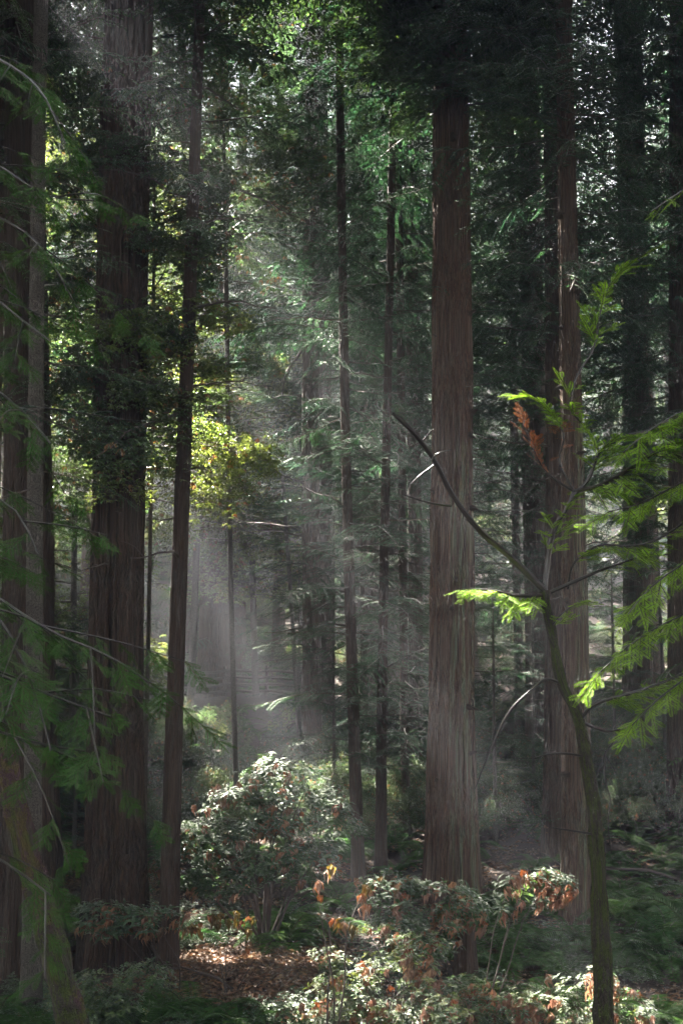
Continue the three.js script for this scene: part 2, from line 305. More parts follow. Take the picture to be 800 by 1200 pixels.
// whole tree: trunk, bare branches, crown of boughs. crown: [{kind, y0, y1, n, l0, l1, az, open}]
function tree(o) {
  const gy = ground(o.x, o.d), t = thing(o.name, o.label, 'tree', o.group, [o.x, gy, -o.d]), R = rngOf(o.seed * 7919 + 13);
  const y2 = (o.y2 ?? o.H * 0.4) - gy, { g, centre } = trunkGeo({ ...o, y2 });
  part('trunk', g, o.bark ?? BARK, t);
  const radius = (y) => y < y2 ? lerp(o.r, o.r2, y / y2) : o.r2 * Math.pow(clamp((o.H - y) / (o.H - y2)), 0.85);
  for (let k = 0; k < (o.snags ?? 0); k++) {
    const y = lerp(o.snagY?.[0] ?? 2, o.snagY?.[1] ?? 14, (k + R()) / o.snags), a = R() * 6.283, [cx, cz] = centre(y);
    const m = part('branch', SNAG[Math.floor(R() * 5)], TWIG, t), s = (0.35 + 0.9 * R()) * (o.snagLen ?? 1);
    m.position.set(cx + Math.cos(a) * radius(y) * 0.8, y, cz - Math.sin(a) * radius(y) * 0.8); m.rotation.set((R() - 0.5) * 1.5, a, 0.35 - 0.8 * R(), 'YXZ'); m.scale.setScalar(s);
  }
  for (let k = 0; k < (o.knots ?? 0); k++) {      // stubs of shed branches
    const y = lerp(1.5, 15, (k + R()) / o.knots), a = -1.57 + (R() - 0.5) * 2.6, [cx, cz] = centre(y), q = radius(y), m = part('branch_stub', STUB[k % 3], BARK, t);
    m.position.set(cx + Math.cos(a) * q * 0.9, y, cz - Math.sin(a) * q * 0.9); m.rotation.set(R() * 6, a, -0.2, 'YXZ'); m.scale.setScalar(0.7 + 0.9 * R());
  }
  const lists = new Map(), tip = V();
  const top = 7 + Math.max(0, o.d) * 0.61 - gy, dense = o.H > 25 && o.H - top > 3 ? [{ kind: o.d > 0 && o.d < 22 ? 'olive' : 'coarse', y0: Math.max(top, 13), y1: o.H, n: Math.round((o.d > 0 && o.d < 22 ? 9 : 6) * (o.H - Math.max(top, 13))), l0: 4.6, l1: 2 }] : [];  // extra boughs above the view, added to block the sun
  for (const c of [...(o.crown ?? []), ...dense]) {
    const set = BOUGH[c.kind];
    const cn = Math.round(c.n * (c.keep ? 1 : 1.8));
    for (let k = 0; k < cn; k++) {
      const f = (k + R()) / cn, y = lerp(c.y0, c.y1, f), [cx, cz] = centre(y), a = c.az ? c.az[0] + (R() - 0.5) * c.az[1] : k * 2.39996 + (R() - 0.5) * 1.2;
      const len = lerp(c.l0, c.l1, f) * (0.65 + 0.6 * R()), base = set[0] === BOUGH.tan[0] || c.kind === 'lime' || c.kind === 'broadleaf' ? 2.4 : 3, pitch = (c.pitch ?? 0) + (R() - 0.5) * 0.5, rr = radius(y) * 0.6;
      const p = V(cx + Math.cos(a) * rr, y, cz - Math.sin(a) * rr), gi = Math.floor(R() * set.length), s = len / base;
      const tint = TINTS[Math.floor(R() * TINTS.length)], roll = (R() - 0.5) * 0.7, sz = s * (0.8 + 0.4 * R());
      let hit = false;
      for (const q of [0.25, 0.6, 0.95]) { tip.set(p.x + Math.cos(a) * len * q + o.x, p.y + pitch * len * q * 0.6 - 0.3 * q * q * s + gy, p.z - Math.sin(a) * len * q - o.d); if (inOpening(tip, 0.17 * len, c.keep ? 5 : 1.2)) { hit = true; break; } }
      if (hit) continue;
      const key = c.kind + gi; if (!lists.has(key)) lists.set(key, { kind: c.kind, gi, list: [] });
      lists.get(key).list.push({ p, e: [roll, a, pitch], s: [s, s, sz], c: tint });
    }
  }
  for (const { kind, gi, list } of lists.values()) instanced('crown', BOUGH[kind][gi], MAT[kind], list, t);
  return t;
}

// ---------------------------------------------------------------- ground
{
  const xs = [], ds = [];
  for (let k = -70; k <= 70; k++) xs.push(Math.sign(k) * (Math.abs(k) * 0.3 + Math.pow(Math.abs(k) / 70, 3) * 110));
  for (let k = 0; k <= 190; k++) ds.push(-16 + k * 0.42 + Math.pow(k / 190, 4) * 150);
  const pos = [], uv = [], idx = [], n = xs.length;
  ds.forEach((d, j) => xs.forEach((x, i) => { pos.push(x, ground(x, d), -d); uv.push(x / 3, d / 3); if (i && j) { const a = (j - 1) * n + i - 1, b = a + n; idx.push(a, a + 1, b, a + 1, b + 1, b); } }));
  const g = new THREE.BufferGeometry(); g.setAttribute('position', new THREE.Float32BufferAttribute(pos, 3)); g.setAttribute('uv', new THREE.Float32BufferAttribute(uv, 2)); g.setIndex(idx); g.computeVertexNormals();
  const m = part('ground', g, SOIL, scene, 'structure'); m.userData.label = 'brown forest floor rising to the far hillside'; m.userData.category = 'ground';
}

// ---------------------------------------------------------------- big trees of the gully floor
const RW = 'redwood_tree', TO = Math.PI / 2;
tree({ name: RW, label: 'massive dark redwood trunk behind the slim lichen-grey fir and the mossy leaning trunk', x: -4.615, d: 16.8, slant: -0.03, r: 0.415, r2: 0.274, y2: 13.646, H: 42, seed: 1, flare: 0.4, rough: 0.11, seg: 72, rows: 90, tint: [0.7, 0.68, 0.68], crown: [{ kind: 'olive', y0: 8, y1: 15, n: 12, l0: 1.8, l1: 2.6, az: [-1.57, 3.6] }, { kind: 'olive', y0: 14, y1: 35, n: 44, l0: 3.4, l1: 1.5 }] });
tree({ name: 'fir_tree', label: 'slim straight fir with scaly grey lichened bark in front of the massive dark redwood', x: -4.014, d: 14.8, slant: -0.013, r: 0.122, r2: 0.09, y2: 12.616, H: 36, seed: 2, flare: 0.25, rough: 0.03, seg: 32, rows: 60, bark: SCALY, snags: 8, snagY: [5, 13], snagLen: 0.6, crown: [{ kind: 'olive', y0: 14, y1: 30, n: 28, l0: 2.4, l1: 1 }, { kind: 'teal', y0: 7, y1: 14, n: 7, l0: 1.4, l1: 1.8, az: [0.2, 2] }] });
tree({ name: RW, label: 'stout redwood tinted near-black for shade, with flared foot and forked top beside the slender leaning redwood', x: -3.369, d: 16.9, slant: -0.005, r: 0.38, r2: 0.356, y2: 12.979, H: 40, seed: 3, flare: 0.42, rough: 0.11, seg: 140, rows: 130, cords: 13, snags: 5, snagY: [3, 9], tint: [0.62, 0.6, 0.6], knots: 8, crown: [{ kind: 'teal', y0: 13.5, y1: 17, n: 6, l0: 2, l1: 3, az: [-1.57, 3.6] }, { kind: 'teal', y0: 14.5, y1: 34, n: 44, l0: 3.2, l1: 1.4 }] });  // dark bark tint stands in for the shade on this backlit trunk
tree({ name: RW, label: 'slender redwood with bare pole-like stem leaning slightly beside the stout near-black redwood', x: -2.523, d: 16.6, slant: 0.013, r: 0.143, r2: 0.075, y2: 14.972, H: 36, seed: 4, flare: 0.25, rough: 0.05, seg: 40, rows: 80, snags: 22, snagY: [6, 16], snagLen: 1.2, tint: [0.8, 0.78, 0.78], crown: [{ kind: 'teal', y0: 11, y1: 16, n: 9, l0: 1.8, l1: 2.2, az: [-1.57, 3.6] }, { kind: 'teal', y0: 11, y1: 30, n: 30, l0: 2.4, l1: 1.2 }] });
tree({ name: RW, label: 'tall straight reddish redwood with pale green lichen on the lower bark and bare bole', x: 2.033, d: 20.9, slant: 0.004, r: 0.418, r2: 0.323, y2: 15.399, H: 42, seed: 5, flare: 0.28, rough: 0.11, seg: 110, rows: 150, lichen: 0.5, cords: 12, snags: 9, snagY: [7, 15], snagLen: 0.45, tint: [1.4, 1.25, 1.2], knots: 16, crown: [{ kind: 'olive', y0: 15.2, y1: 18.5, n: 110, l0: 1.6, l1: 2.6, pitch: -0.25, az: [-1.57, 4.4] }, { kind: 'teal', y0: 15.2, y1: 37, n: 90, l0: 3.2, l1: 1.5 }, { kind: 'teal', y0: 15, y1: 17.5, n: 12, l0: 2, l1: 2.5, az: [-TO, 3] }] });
tree({ name: RW, label: 'dark redwood stem standing close behind the twin redwood with lichened ridged bark', x: 4.674, d: 24.5, slant: 0.015, r: 0.297, r2: 0.181, y2: 19.718, H: 36, seed: 6, flare: 0.15, seg: 48, rows: 80, bark: BARK, snags: 8, snagY: [8, 18], crown: [{ kind: 'teal', y0: 9, y1: 20, n: 22, l0: 2.2, l1: 3, az: [-1.57, 3.6] }, { kind: 'teal', y0: 11, y1: 35, n: 100, l0: 3.4, l1: 1.6 }, { kind: 'teal', y0: 6, y1: 12, n: 9, l0: 2.2, l1: 3 }] });
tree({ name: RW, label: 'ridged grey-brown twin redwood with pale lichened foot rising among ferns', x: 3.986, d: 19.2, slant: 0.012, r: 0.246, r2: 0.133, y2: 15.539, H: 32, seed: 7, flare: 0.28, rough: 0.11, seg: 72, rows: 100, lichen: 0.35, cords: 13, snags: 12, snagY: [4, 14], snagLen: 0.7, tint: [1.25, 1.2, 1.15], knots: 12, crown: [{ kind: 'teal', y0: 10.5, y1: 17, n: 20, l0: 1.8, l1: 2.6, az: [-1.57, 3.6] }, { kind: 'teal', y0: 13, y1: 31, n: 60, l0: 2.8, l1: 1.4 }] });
tree({ name: RW, label: 'straight dark redwood rising behind the round glossy-leaved bush to a dense crown', x: -0.868, d: 33.5, slant: -0.002, r: 0.281, r2: 0.193, y2: 25.125, H: 46, seed: 8, flare: 0.15, seg: 40, rows: 80, snags: 16, snagY: [3, 15], snagLen: 2.2, crown: [{ kind: 'teal', y0: 19, y1: 26, n: 16, l0: 2.6, l1: 3.6, az: [-1.57, 3.6] }, { kind: 'teal', y0: 13, y1: 39, n: 130, l0: 4.4, l1: 1.8 }, { kind: 'fine', y0: 3, y1: 14, n: 16, l0: 2, l1: 3.4 }] });
// thin stand between the dark redwood and the reddish one
const THIN = 'slim young redwoods of the crowded thin stand';
tree({ name: 'young_redwood', label: 'slim young redwood with low feathery boughs, first of the thin stand from the bush', x: 0.338, d: 22.4, slant: -0.022, r: 0.118, r2: 0.081, y2: 13.695, H: 36, seed: 9, group: THIN, seg: 24, rows: 50, snags: 10, snagY: [3, 12], crown: [{ kind: 'fine', y0: 2.2, y1: 9, n: 30, l0: 1.8, l1: 2.2 }, { kind: 'teal', y0: 9, y1: 23, n: 46, l0: 2.6, l1: 1 }] });
tree({ name: 'young_redwood', label: 'slim young redwood in the thin stand, foot beside brown litter patch', x: 0.791, d: 22.8, slant: 0.017, r: 0.112, r2: 0.073, y2: 13.282, H: 35, seed: 10, group: THIN, seg: 24, rows: 50, snags: 10, snagY: [3, 12], crown: [{ kind: 'fine', y0: 2, y1: 10, n: 30, l0: 1.7, l1: 2.2 }, { kind: 'teal', y0: 10, y1: 22, n: 36, l0: 2.4, l1: 1 }] });
tree({ name: 'young_redwood', label: 'very thin dark redwood pole close beside the tall reddish redwood', x: 1.495, d: 26, slant: -0.012, r: 0.098, r2: 0.094, y2: 14.444, H: 38, seed: 11, group: THIN, seg: 20, rows: 40, snags: 10, snagY: [4, 14], crown: [{ kind: 'fine', y0: 2, y1: 11, n: 34, l0: 2, l1: 2.4 }, { kind: 'teal', y0: 11, y1: 25, n: 44, l0: 2.6, l1: 1 }] });
tree({ name: RW, label: 'mid-sized grey redwood behind the crowded stand of slim young redwoods', x: 0.929, d: 37, slant: -0.005, r: 0.296, r2: 0.267, y2: 17.828, H: 46, seed: 12, seg: 32, rows: 60, snags: 12, snagY: [5, 18], crown: [{ kind: 'teal', y0: 8, y1: 39, n: 140, l0: 3.8, l1: 1.6 }] });
tree({ name: RW, label: 'dark redwood showing just behind the crowded stand, near the tall reddish redwood', x: 2.047, d: 31, slant: 0.002, r: 0.2, r2: 0.174, y2: 15.748, H: 44, seed: 13, seg: 32, rows: 60, snags: 12, snagY: [4, 16], crown: [{ kind: 'fine', y0: 4, y1: 10, n: 14, l0: 2.4, l1: 2.6 }, { kind: 'teal', y0: 9, y1: 37, n: 120, l0: 3.6, l1: 1.5 }] });
tree({ name: RW, label: 'narrow dark redwood half hidden behind the tall reddish redwood', x: 3.012, d: 27, slant: 0.009, r: 0.154, r2: 0.142, y2: 16.609, H: 40, seed: 14, seg: 32, rows: 60, snags: 8, snagY: [5, 15], crown: [{ kind: 'fine', y0: 3, y1: 9, n: 18, l0: 2, l1: 2.4, az: [-0.4, 3] }, { kind: 'teal', y0: 9, y1: 33, n: 90, l0: 3.2, l1: 1.4 }] });
tree({ name: RW, label: 'thin far pole redwood in the gap between the reddish and the twin redwood', x: 6.076, d: 38, slant: 0.002, r: 0.145, r2: 0.121, y2: 17.236, H: 34, seed: 15, seg: 20, rows: 40, snags: 10, snagY: [5, 16], crown: [{ kind: 'fine', y0: 2.5, y1: 9, n: 20, l0: 2.6, l1: 2.8 }, { kind: 'teal', y0: 8, y1: 33, n: 100, l0: 3.4, l1: 1.4 }] });
tree({ name: RW, label: 'grey redwood trunk behind the bright green spray of the bare-limbed sapling', x: 8.477, d: 31, slant: 0.012, r: 0.201, r2: 0.174, y2: 15.748, H: 38, seed: 16, seg: 32, rows: 60, snags: 10, snagY: [5, 15], crown: [{ kind: 'teal', y0: 7, y1: 20, n: 22, l0: 2.2, l1: 3, az: [-1.57, 3.6] }, { kind: 'teal', y0: 8, y1: 37, n: 120, l0: 3.4, l1: 1.6 }, { kind: 'fine', y0: 2.5, y1: 8, n: 8, l0: 2.2, l1: 2.6 }] });
tree({ name: RW, label: 'dark broad redwood above the fern bank, beside the grey one behind the sapling', x: 7.644, d: 25.5, slant: 0.029, r: 0.252, r2: 0.237, y2: 15.964, H: 38, seed: 17, seg: 40, rows: 60, snags: 8, snagY: [5, 15], crown: [{ kind: 'teal', y0: 12, y1: 37, n: 90, l0: 3.4, l1: 1.6 }, { kind: 'teal', y0: 6, y1: 13, n: 20, l0: 2.5, l1: 3.2, az: [3, 2.6] }] });
tree({ name: RW, label: 'wide-footed redwood just above the rail fence on the hillside', x: -5.188, d: 47.5, slant: -0.072, r: 0.621, r2: 0.448, y2: 12.242, H: 38, seed: 18, seg: 40, rows: 60, flare: 0.2, snags: 6, crown: [{ kind: 'olive', y0: 12, y1: 37, n: 100, l0: 4, l1: 1.6 }] });
tree({ name: RW, label: 'misty grey redwood pole uphill of the rail fence, beside the slanted dead pole', x: -2.965, d: 52, slant: -0.001, r: 0.28, r2: 0.27, y2: 21.317, H: 40, seed: 19, seg: 28, rows: 50, snags: 8, snagY: [6, 18], crown: [{ kind: 'teal', y0: 12, y1: 39, n: 120, l0: 4, l1: 1.6 }] });
tree({ name: 'dead_pole', label: 'thin slanted dead pole leaning by the straight dark redwood', x: -1.323, d: 36, slant: -0.067, r: 0.083, r2: 0.056, y2: 9.919, H: 9.2, seed: 20, seg: 14, rows: 24, bark: SCALY, snags: 5, snagY: [2, 8] });
tree({ name: RW, label: 'pale misty redwood seen through the gap past the fir, forked low limbs', x: -7.764, d: 30, slant: -0.025, r: 0.149, r2: 0.122, y2: 19.163, H: 34, seed: 21, seg: 24, rows: 50, snags: 8, crown: [{ kind: 'olive', y0: 18, y1: 33, n: 60, l0: 3, l1: 1.4 }] });
// broadleaved understory trees
tree({ name: 'tanoak_tree', label: 'tanoak with drooping glossy leaves hanging across the stout near-black redwood', x: -3.142, d: 17.9, slant: -0.004, r: 0.04, r2: 0.028, y2: 7.446, H: 14, seed: 31, bark: SCALY, flare: 0.1, seg: 16, rows: 40, crown: [{ kind: 'tan', y0: 7.4, y1: 13.8, n: 62, l0: 2, l1: 1.5, keep: true, az: [-2.2, 3.6] }, { kind: 'lime', y0: 7, y1: 10.4, n: 30, l0: 1.6, l1: 1.8, keep: true, az: [-0.9, 2.4] }] });
tree({ name: 'tanoak_tree', label: 'sunlit yellow-green tanoak filling the gap behind the slender leaning redwood', x: -5.451, d: 40, slant: 0.026, r: 0.138, r2: 0.109, y2: 9.204, H: 22, seed: 32, bark: SCALY, flare: 0.1, seg: 16, rows: 40, crown: [{ kind: 'lime', y0: 6.5, y1: 21.5, n: 120, l0: 3.6, l1: 2.2, keep: true }] });
tree({ name: 'tanoak_tree', label: 'light-leaved tanoak in the misty gap between the fir and the stout redwood', x: -6.747, d: 28, slant: -0.005, r: 0.096, r2: 0.066, y2: 7.943, H: 21, seed: 33, bark: SCALY, flare: 0.1, seg: 16, rows: 40, crown: [{ kind: 'lime', y0: 3.5, y1: 20.5, n: 110, l0: 2.4, l1: 2, keep: true }, { kind: 'tan', y0: 1.5, y1: 5, n: 12, l0: 1.6, l1: 1.8 }] });
tree({ name: 'tanoak_tree', label: 'bushy tanoak lit from behind beside the wide-footed redwood by the fence', x: -3.388, d: 44, slant: -0.026, r: 0.136, r2: 0.103, y2: 11.012, H: 15, seed: 34, bark: SCALY, flare: 0.1, seg: 16, rows: 40, crown: [{ kind: 'lime', y0: 4, y1: 14, n: 80, l0: 3, l1: 2, keep: true }] });
tree({ name: 'tanoak_tree', label: 'dark-leaved tanoak high above the bush, in front of the straight dark redwood', x: -2.287, d: 25, slant: -0.034, r: 0.057, r2: 0.05, y2: 11.621, H: 20, seed: 35, bark: SCALY, flare: 0.1, seg: 16, rows: 40, crown: [{ kind: 'tan', y0: 14, y1: 19.5, n: 26, l0: 2.6, l1: 1.8 }] });

// young hemlocks of the understory
[['feathery young hemlock behind the round bush, beside the straight dark redwood', [-0.158, 0.59, -26], 7.5, 1.7], ['low feathery hemlock in the shade between the reddish redwood and the thin far pole', [3.418, 0.945, -25], 5.5, 1.9], ['dark young hemlock directly behind the twin redwood pair', [4.707, 0.948, -27.5], 7, 2], ['soft young hemlock under the far grey redwood past the twin redwoods', [7.077, 1.377, -29], 6, 2], ['young hemlock with tiered sprays in front of the rail fence end', [-1.415, 1.489, -37], 6, 2], ['young hemlock with drooping sprays at the upper side of the litter patch', [1.167, -0.164, -28], 6.5, 1.8], ['small hemlock above the fern bank beside the dark broad redwood', [8.545, 1.204, -29.5], 7.5, 2.2], ['wispy young hemlock in the misty gap past the slim fir', [-5.683, 0.929, -24], 4, 1.4]].forEach(([label, [x, , z], H, l], k) =>
  tree({ name: 'young_hemlock', label, x, d: -z, r: 0.05, r2: 0.03, y2: ground(x, -z) + H * 0.6, H, seed: 60 + k, seg: 12, rows: 24, bark: SCALY, crown: [{ kind: 'fine', y0: 0.4, y1: H * 0.96, n: 30, l0: l, l1: 0.6 }] }));

// trees up the hillside, told apart only by their place
{
  const R = rngOf(77), used = [];
  const wide = [[-21, 58], [-14, 66], [-8, 60], [-3, 72], [1, 58], [5, 66], [9, 57], [13, 63], [17, 55], [21, 64], [-26, 72], [-24, 60], [-12.5, 58.5], [-11, 58], [-19, 76], [-12, 72], [-6, 80], [-27, 84], [-9, 98], [-16, 100], [2, 98], [10, 96], [-24, 98], [18, 96], [26, 90], [0, 80], [-3, 62],  [-11, 84], [-18, 90], [3, 88], [11, 80], [19, 82], [26, 74], [-5, 92], [-30, 50], [15, 44], [22, 40], [-22, 42], [8, 46], [4, 43], [-14, 47], [28, 52]];
  wide.forEach(([x, d], k) => {
    const jx = x + (R() - 0.5) * 2, r = 0.28 + 0.2 * R();
    tree({ name: 'hillside_redwood', label: 'slender misty redwood standing on the wooded hillside beyond the rail fence', group: 'misty redwoods up the hillside', x: jx, d, r, r2: r * 0.8, y2: ground(jx, d) + 14, slant: (R() - 0.5) * 0.03, H: 32 + 9 * R(), seed: 100 + k, seg: 16, rows: 30, snags: 3, crown: [{ kind: k % 3 ? 'teal' : 'olive', y0: 11 + 6 * R(), y1: 31 + 8 * R(), n: x > 0.1 * d ? 110 : x > -0.03 * d ? 60 : x > -0.15 * d ? 26 : 80, l0: 4.8, l1: 2 }, { kind: 'coarse', y0: 16, y1: 36, n: x > -0.15 * d ? 0 : 46, l0: 5, l1: 2.2 }, { kind: 'teal', y0: 2, y1: 14, n: 18, l0: 2.6, l1: 3.6 }] });
  });
}
// the wood goes on to both sides and behind: crowns added to close the canopy and shade the gully
{
  const R = rngOf(313), spots = [];
  for (const [x, d] of [[-12, 20], [-17, 27], [-13, 35], [-24, 33], [-9, 10], [-16, 12], [-24, 20], [13, 15], [18, 22], [14, 29], [22, 30], [10, 7], [18, 10], [26, 20], [-6, -4], [5, -5], [-13, -2], [13, -2], [0, -11], [-9, -11], [9, -12], [-20, 2], [21, 1], [30, 38], [-32, 28], [-33, 12], [33, 10], [-5, 46], [0.5, 50], [-12.2, 38.5], [10.5, 37], [-6.5, 12.5], [-8, 21], [9.5, 16], [10.5, 24], [-19, 34], [-26, 40], [-31, 36], [-22, 48], [-28, 54], [-18, 52], [-37, 44], [-14, 26], [-20, 38], [-25, 27], [-35, 56], [-10, 17], [-15.5, 41.5], [-1.4, 43.5], [-14, 30], [-0.2, 39], [3.4, 40], [6.5, 33.5], [-16, 44]]) {
    const jx = x + (R() - 0.5) * 2, r = 0.35 + 0.25 * R(), inside = d > 29 && Math.abs(x) < 12, H = (inside ? 43 : 31) + 8 * R(), k = spots.push(x);
    tree({ name: 'canopy_redwood', label: inside ? 'tall dark redwood in the thick of the wood just below the rail fence' : 'tall redwood added at the side of the gully, whose crown closes the canopy for shade', group: inside ? 'redwoods just below the fence' : 'redwoods around the gully', x: jx, d, r, r2: r * 0.8, y2: ground(jx, d) + 14, H, seed: 200 + k, seg: 20, rows: 30, snags: 3, crown: [{ kind: k % 3 ? 'teal' : 'olive', y0: 11 + 3 * R(), y1: H - 1, n: inside ? 40 : 85, l0: 5, l1: 2.2 }, { kind: 'coarse', y0: 18, y1: H, n: inside ? 0 : 40, l0: 5, l1: 2.2 }, { kind: 'fine', y0: 2, y1: 13, n: inside ? 26 : 6, l0: 2.6, l1: 3.4 }] });
  }
}
// full-crowned redwoods added as shade trees, leaving only narrow gaps for the sun
{
  const R = rngOf(818);
  [[-9.1, 48.3], [-12.2, 53], [-16.4, 60], [-20.5, 67], [-4.6, 49], [-7.6, 54], [-11.6, 61], [-15.7, 68], [-1.6, 50], [2.2, 47.6]].forEach(([x, d], k) => {
    const r = 0.3 + 0.12 * R(), H = 40 + 6 * R();
    tree({ name: 'added_shade_redwood', label: 'full-crowned dark redwood added for shade close above the rail fence, letting through narrow sun gaps', group: 'full-crowned redwoods above the fence', x, d, r, r2: r * 0.8, y2: ground(x, d) + 14, H, seed: 500 + k, seg: 18, rows: 30, snags: 4, crown: [{ kind: 'teal', y0: 12, y1: H, n: 40, l0: 4.4, l1: 1.8 }, { kind: 'coarse', y0: 15, y1: H, n: 44, l0: 4.6, l1: 2 }] });
  });
}
// hemlocks added out of view, behind and beside, to shut out sky light
{
  const R = rngOf(717);
  for (let k = 0; k < 30; k++) {
    const a = (-0.36 + 1.72 * k / 29) * Math.PI, rad = 22 + 9 * (k % 3) + 3 * R(), x = Math.cos(a) * rad, d = -Math.sin(a) * rad + 2, H = 17 + 6 * R();
    tree({ name: 'added_side_hemlock', label: 'full-crowned hemlock added behind and beside the trail to shut out sky light', group: 'added hemlocks shutting out sky light', x, d, r: 0.2, r2: 0.14, y2: ground(x, d) + 9, H, seed: 400 + k, seg: 12, rows: 20, crown: [{ kind: 'coarse', y0: 0.6, y1: H, n: 46, l0: 4.6, l1: 1.4 }] });
  }
}
// woods too far up the hill to count
{
  const R = rngOf(5), one = new THREE.Group(), list = [[], []], leafy = [[], []];
  for (let k = 0; k < 330; k++) {
    const d = 88 + 105 * R(), x = (R() - 0.5) * d * 1.2, gy = ground(x, d), H = (x > 12 ? 12 : x < -0.16 * d ? 10 : 20) + 13 * R();
    for (let q = 0; q < 34; q++) { const f = q / 34, a = q * 2.4 + R(), l = lerp(5.6, 1.8, f) * (0.8 + 0.4 * R()), s = l / 3; list[q % 2].push({ p: V(x, gy + lerp(3, H, f), -d), e: [0, a, -0.1], s: [s, s, s * 1.3], c: TINTS[k % 5] }); }
  }
  for (let k = 0; k < 260; k++) { const d = 62 + 110 * R(), x = (R() - 0.5) * d * 1.15, gy = ground(x, d); for (let q = 0; q < 7; q++) leafy[q % 2].push({ p: V(x, gy + 0.5 + 3.2 * R(), -d), e: [0, R() * 6.3, 0.2], s: 1.2 + R(), c: TINTS[(k + q) % 5] }); }
  for (let k = 0; k < 2; k++) {
    const a = instanced('far_forest' + (k ? '_001' : ''), BOUGH.coarse[k], NEEDLE, list[k], scene), b = instanced('far_undergrowth' + (k ? '_001' : ''), BOUGH.broadleaf[k], LEAF, leafy[k], scene);
    a.userData = { kind: 'stuff', label: 'hazy conifer forest covering the top of the hillside', category: 'forest' };
    b.userData = { kind: 'stuff', label: 'bright leafy undergrowth high on the hillside beyond the trees', category: 'undergrowth' };
  }
}

// ---------------------------------------------------------------- rail fence along the trail across the gully
{
  const d = 45, x0 = -8.129, x1 = -1.315, f = thing('rail_fence', 'weathered grey wooden rail fence along the trail across the gully', 'fence', null, [x0, 0, -d]);
  const WOODM = new THREE.MeshStandardMaterial({ map: scaleMap, bumpMap: scaleBump, bumpScale: 0.006, color: new THREE.Color().setRGB(1.3, 1.3, 1.3), roughness: 0.9 });
  const n = 4, w = (x1 - x0) / n, post = limbGeo([[0, -0.3, 0], [0, 0.5, 0], [0, 1.2, 0]], 0.075, 0.07, 8, 2, 0.05, 4), rail = limbGeo([[0, 0, 0], [w * 0.35, 0.02, 0], [w * 0.7, -0.02, 0], [w, 0, 0]], 0.065, 0.06, 7, 3, 0.08, 6);
  for (let k = 0; k <= n; k++) { const m = part('post', post, WOODM, f); m.position.set(k * w, ground(x0 + k * w, d), 0); }
  for (let k = 0; k < n; k++) for (let q = 0; q < 4; q++) { const m = part('rail', rail, WOODM, f), ya = ground(x0 + k * w, d), yb = ground(x0 + (k + 1) * w, d); m.position.set(k * w, ya + 0.2 + q * 0.27, 0.06); m.rotation.z = Math.atan2(yb - ya, w); }
}

// ---------------------------------------------------------------- ferns
function frondGeo(seed, L = 0.75, col = [0.045, 0.105, 0.02]) {
  const R = rngOf(seed), s = new Soup(), ax = [];
  for (let k = 0; k <= 8; k++) { const t = k / 8; ax.push(V(L * (t * 0.95 - 0.1 * t * t), L * (0.85 * t - 0.85 * t * t), 0.05 * L * Math.sin(2.5 * t + seed))); }
  s.tube(ax, 0.006, 0.002, [0.06, 0.07, 0.03], 3);
  for (let k = 1; k < 26; k++) {
    const t = 0.1 + 0.9 * k / 26, f = Math.min(7.99, t * 8), i = Math.floor(f), p = V().copy(ax[i]).lerp(ax[i + 1], f - i), td = V().copy(ax[i + 1]).sub(ax[i]).normalize();
    const l = L * 0.2 * Math.pow(Math.sin(Math.PI * Math.pow(clamp(t * 0.92 + 0.02), 0.75)), 0.7);
    for (const g of [-1, 1]) { const nrm = V(-td.y, td.x, 0.15 * g).normalize(), ac = V().crossVectors(nrm, td).normalize(); s.leaf(p, V().copy(ac).multiplyScalar(g).addScaledVector(td, 0.35).addScaledVector(UPV, -0.12).normalize(), nrm, l * (0.85 + 0.3 * R()), L * 0.024, vary(col, R, 0.25), { fold: 0.15, curl: 0.12, wide: 0.25 }); }
  }
  return s.build();
}
const FROND = [1, 2, 3, 4].map((s) => frondGeo(300 + s)), OLDFROND = frondGeo(309, 0.75, [0.13, 0.075, 0.035]);
function fernAt(x, d, size, label, group, seed) {
  const f = thing('sword_fern', label, 'fern', group, [x, ground(x, d) - 0.02, -d]), R = rngOf(seed * 31 + 7), n = 11 + Math.floor(R() * 6);
  for (let k = 0; k < n; k++) {
    const old = R() < 0.06, m = part('frond', old ? OLDFROND : FROND[Math.floor(R() * 4)], FERN, f), s = size * (0.75 + 0.5 * R());
    m.rotation.set((R() - 0.5) * 0.5, k * 2.39996 + (R() - 0.5) * 0.6, old ? -0.35 : (R() - 0.35) * 0.6, 'YXZ'); m.scale.setScalar(s);
  }
}
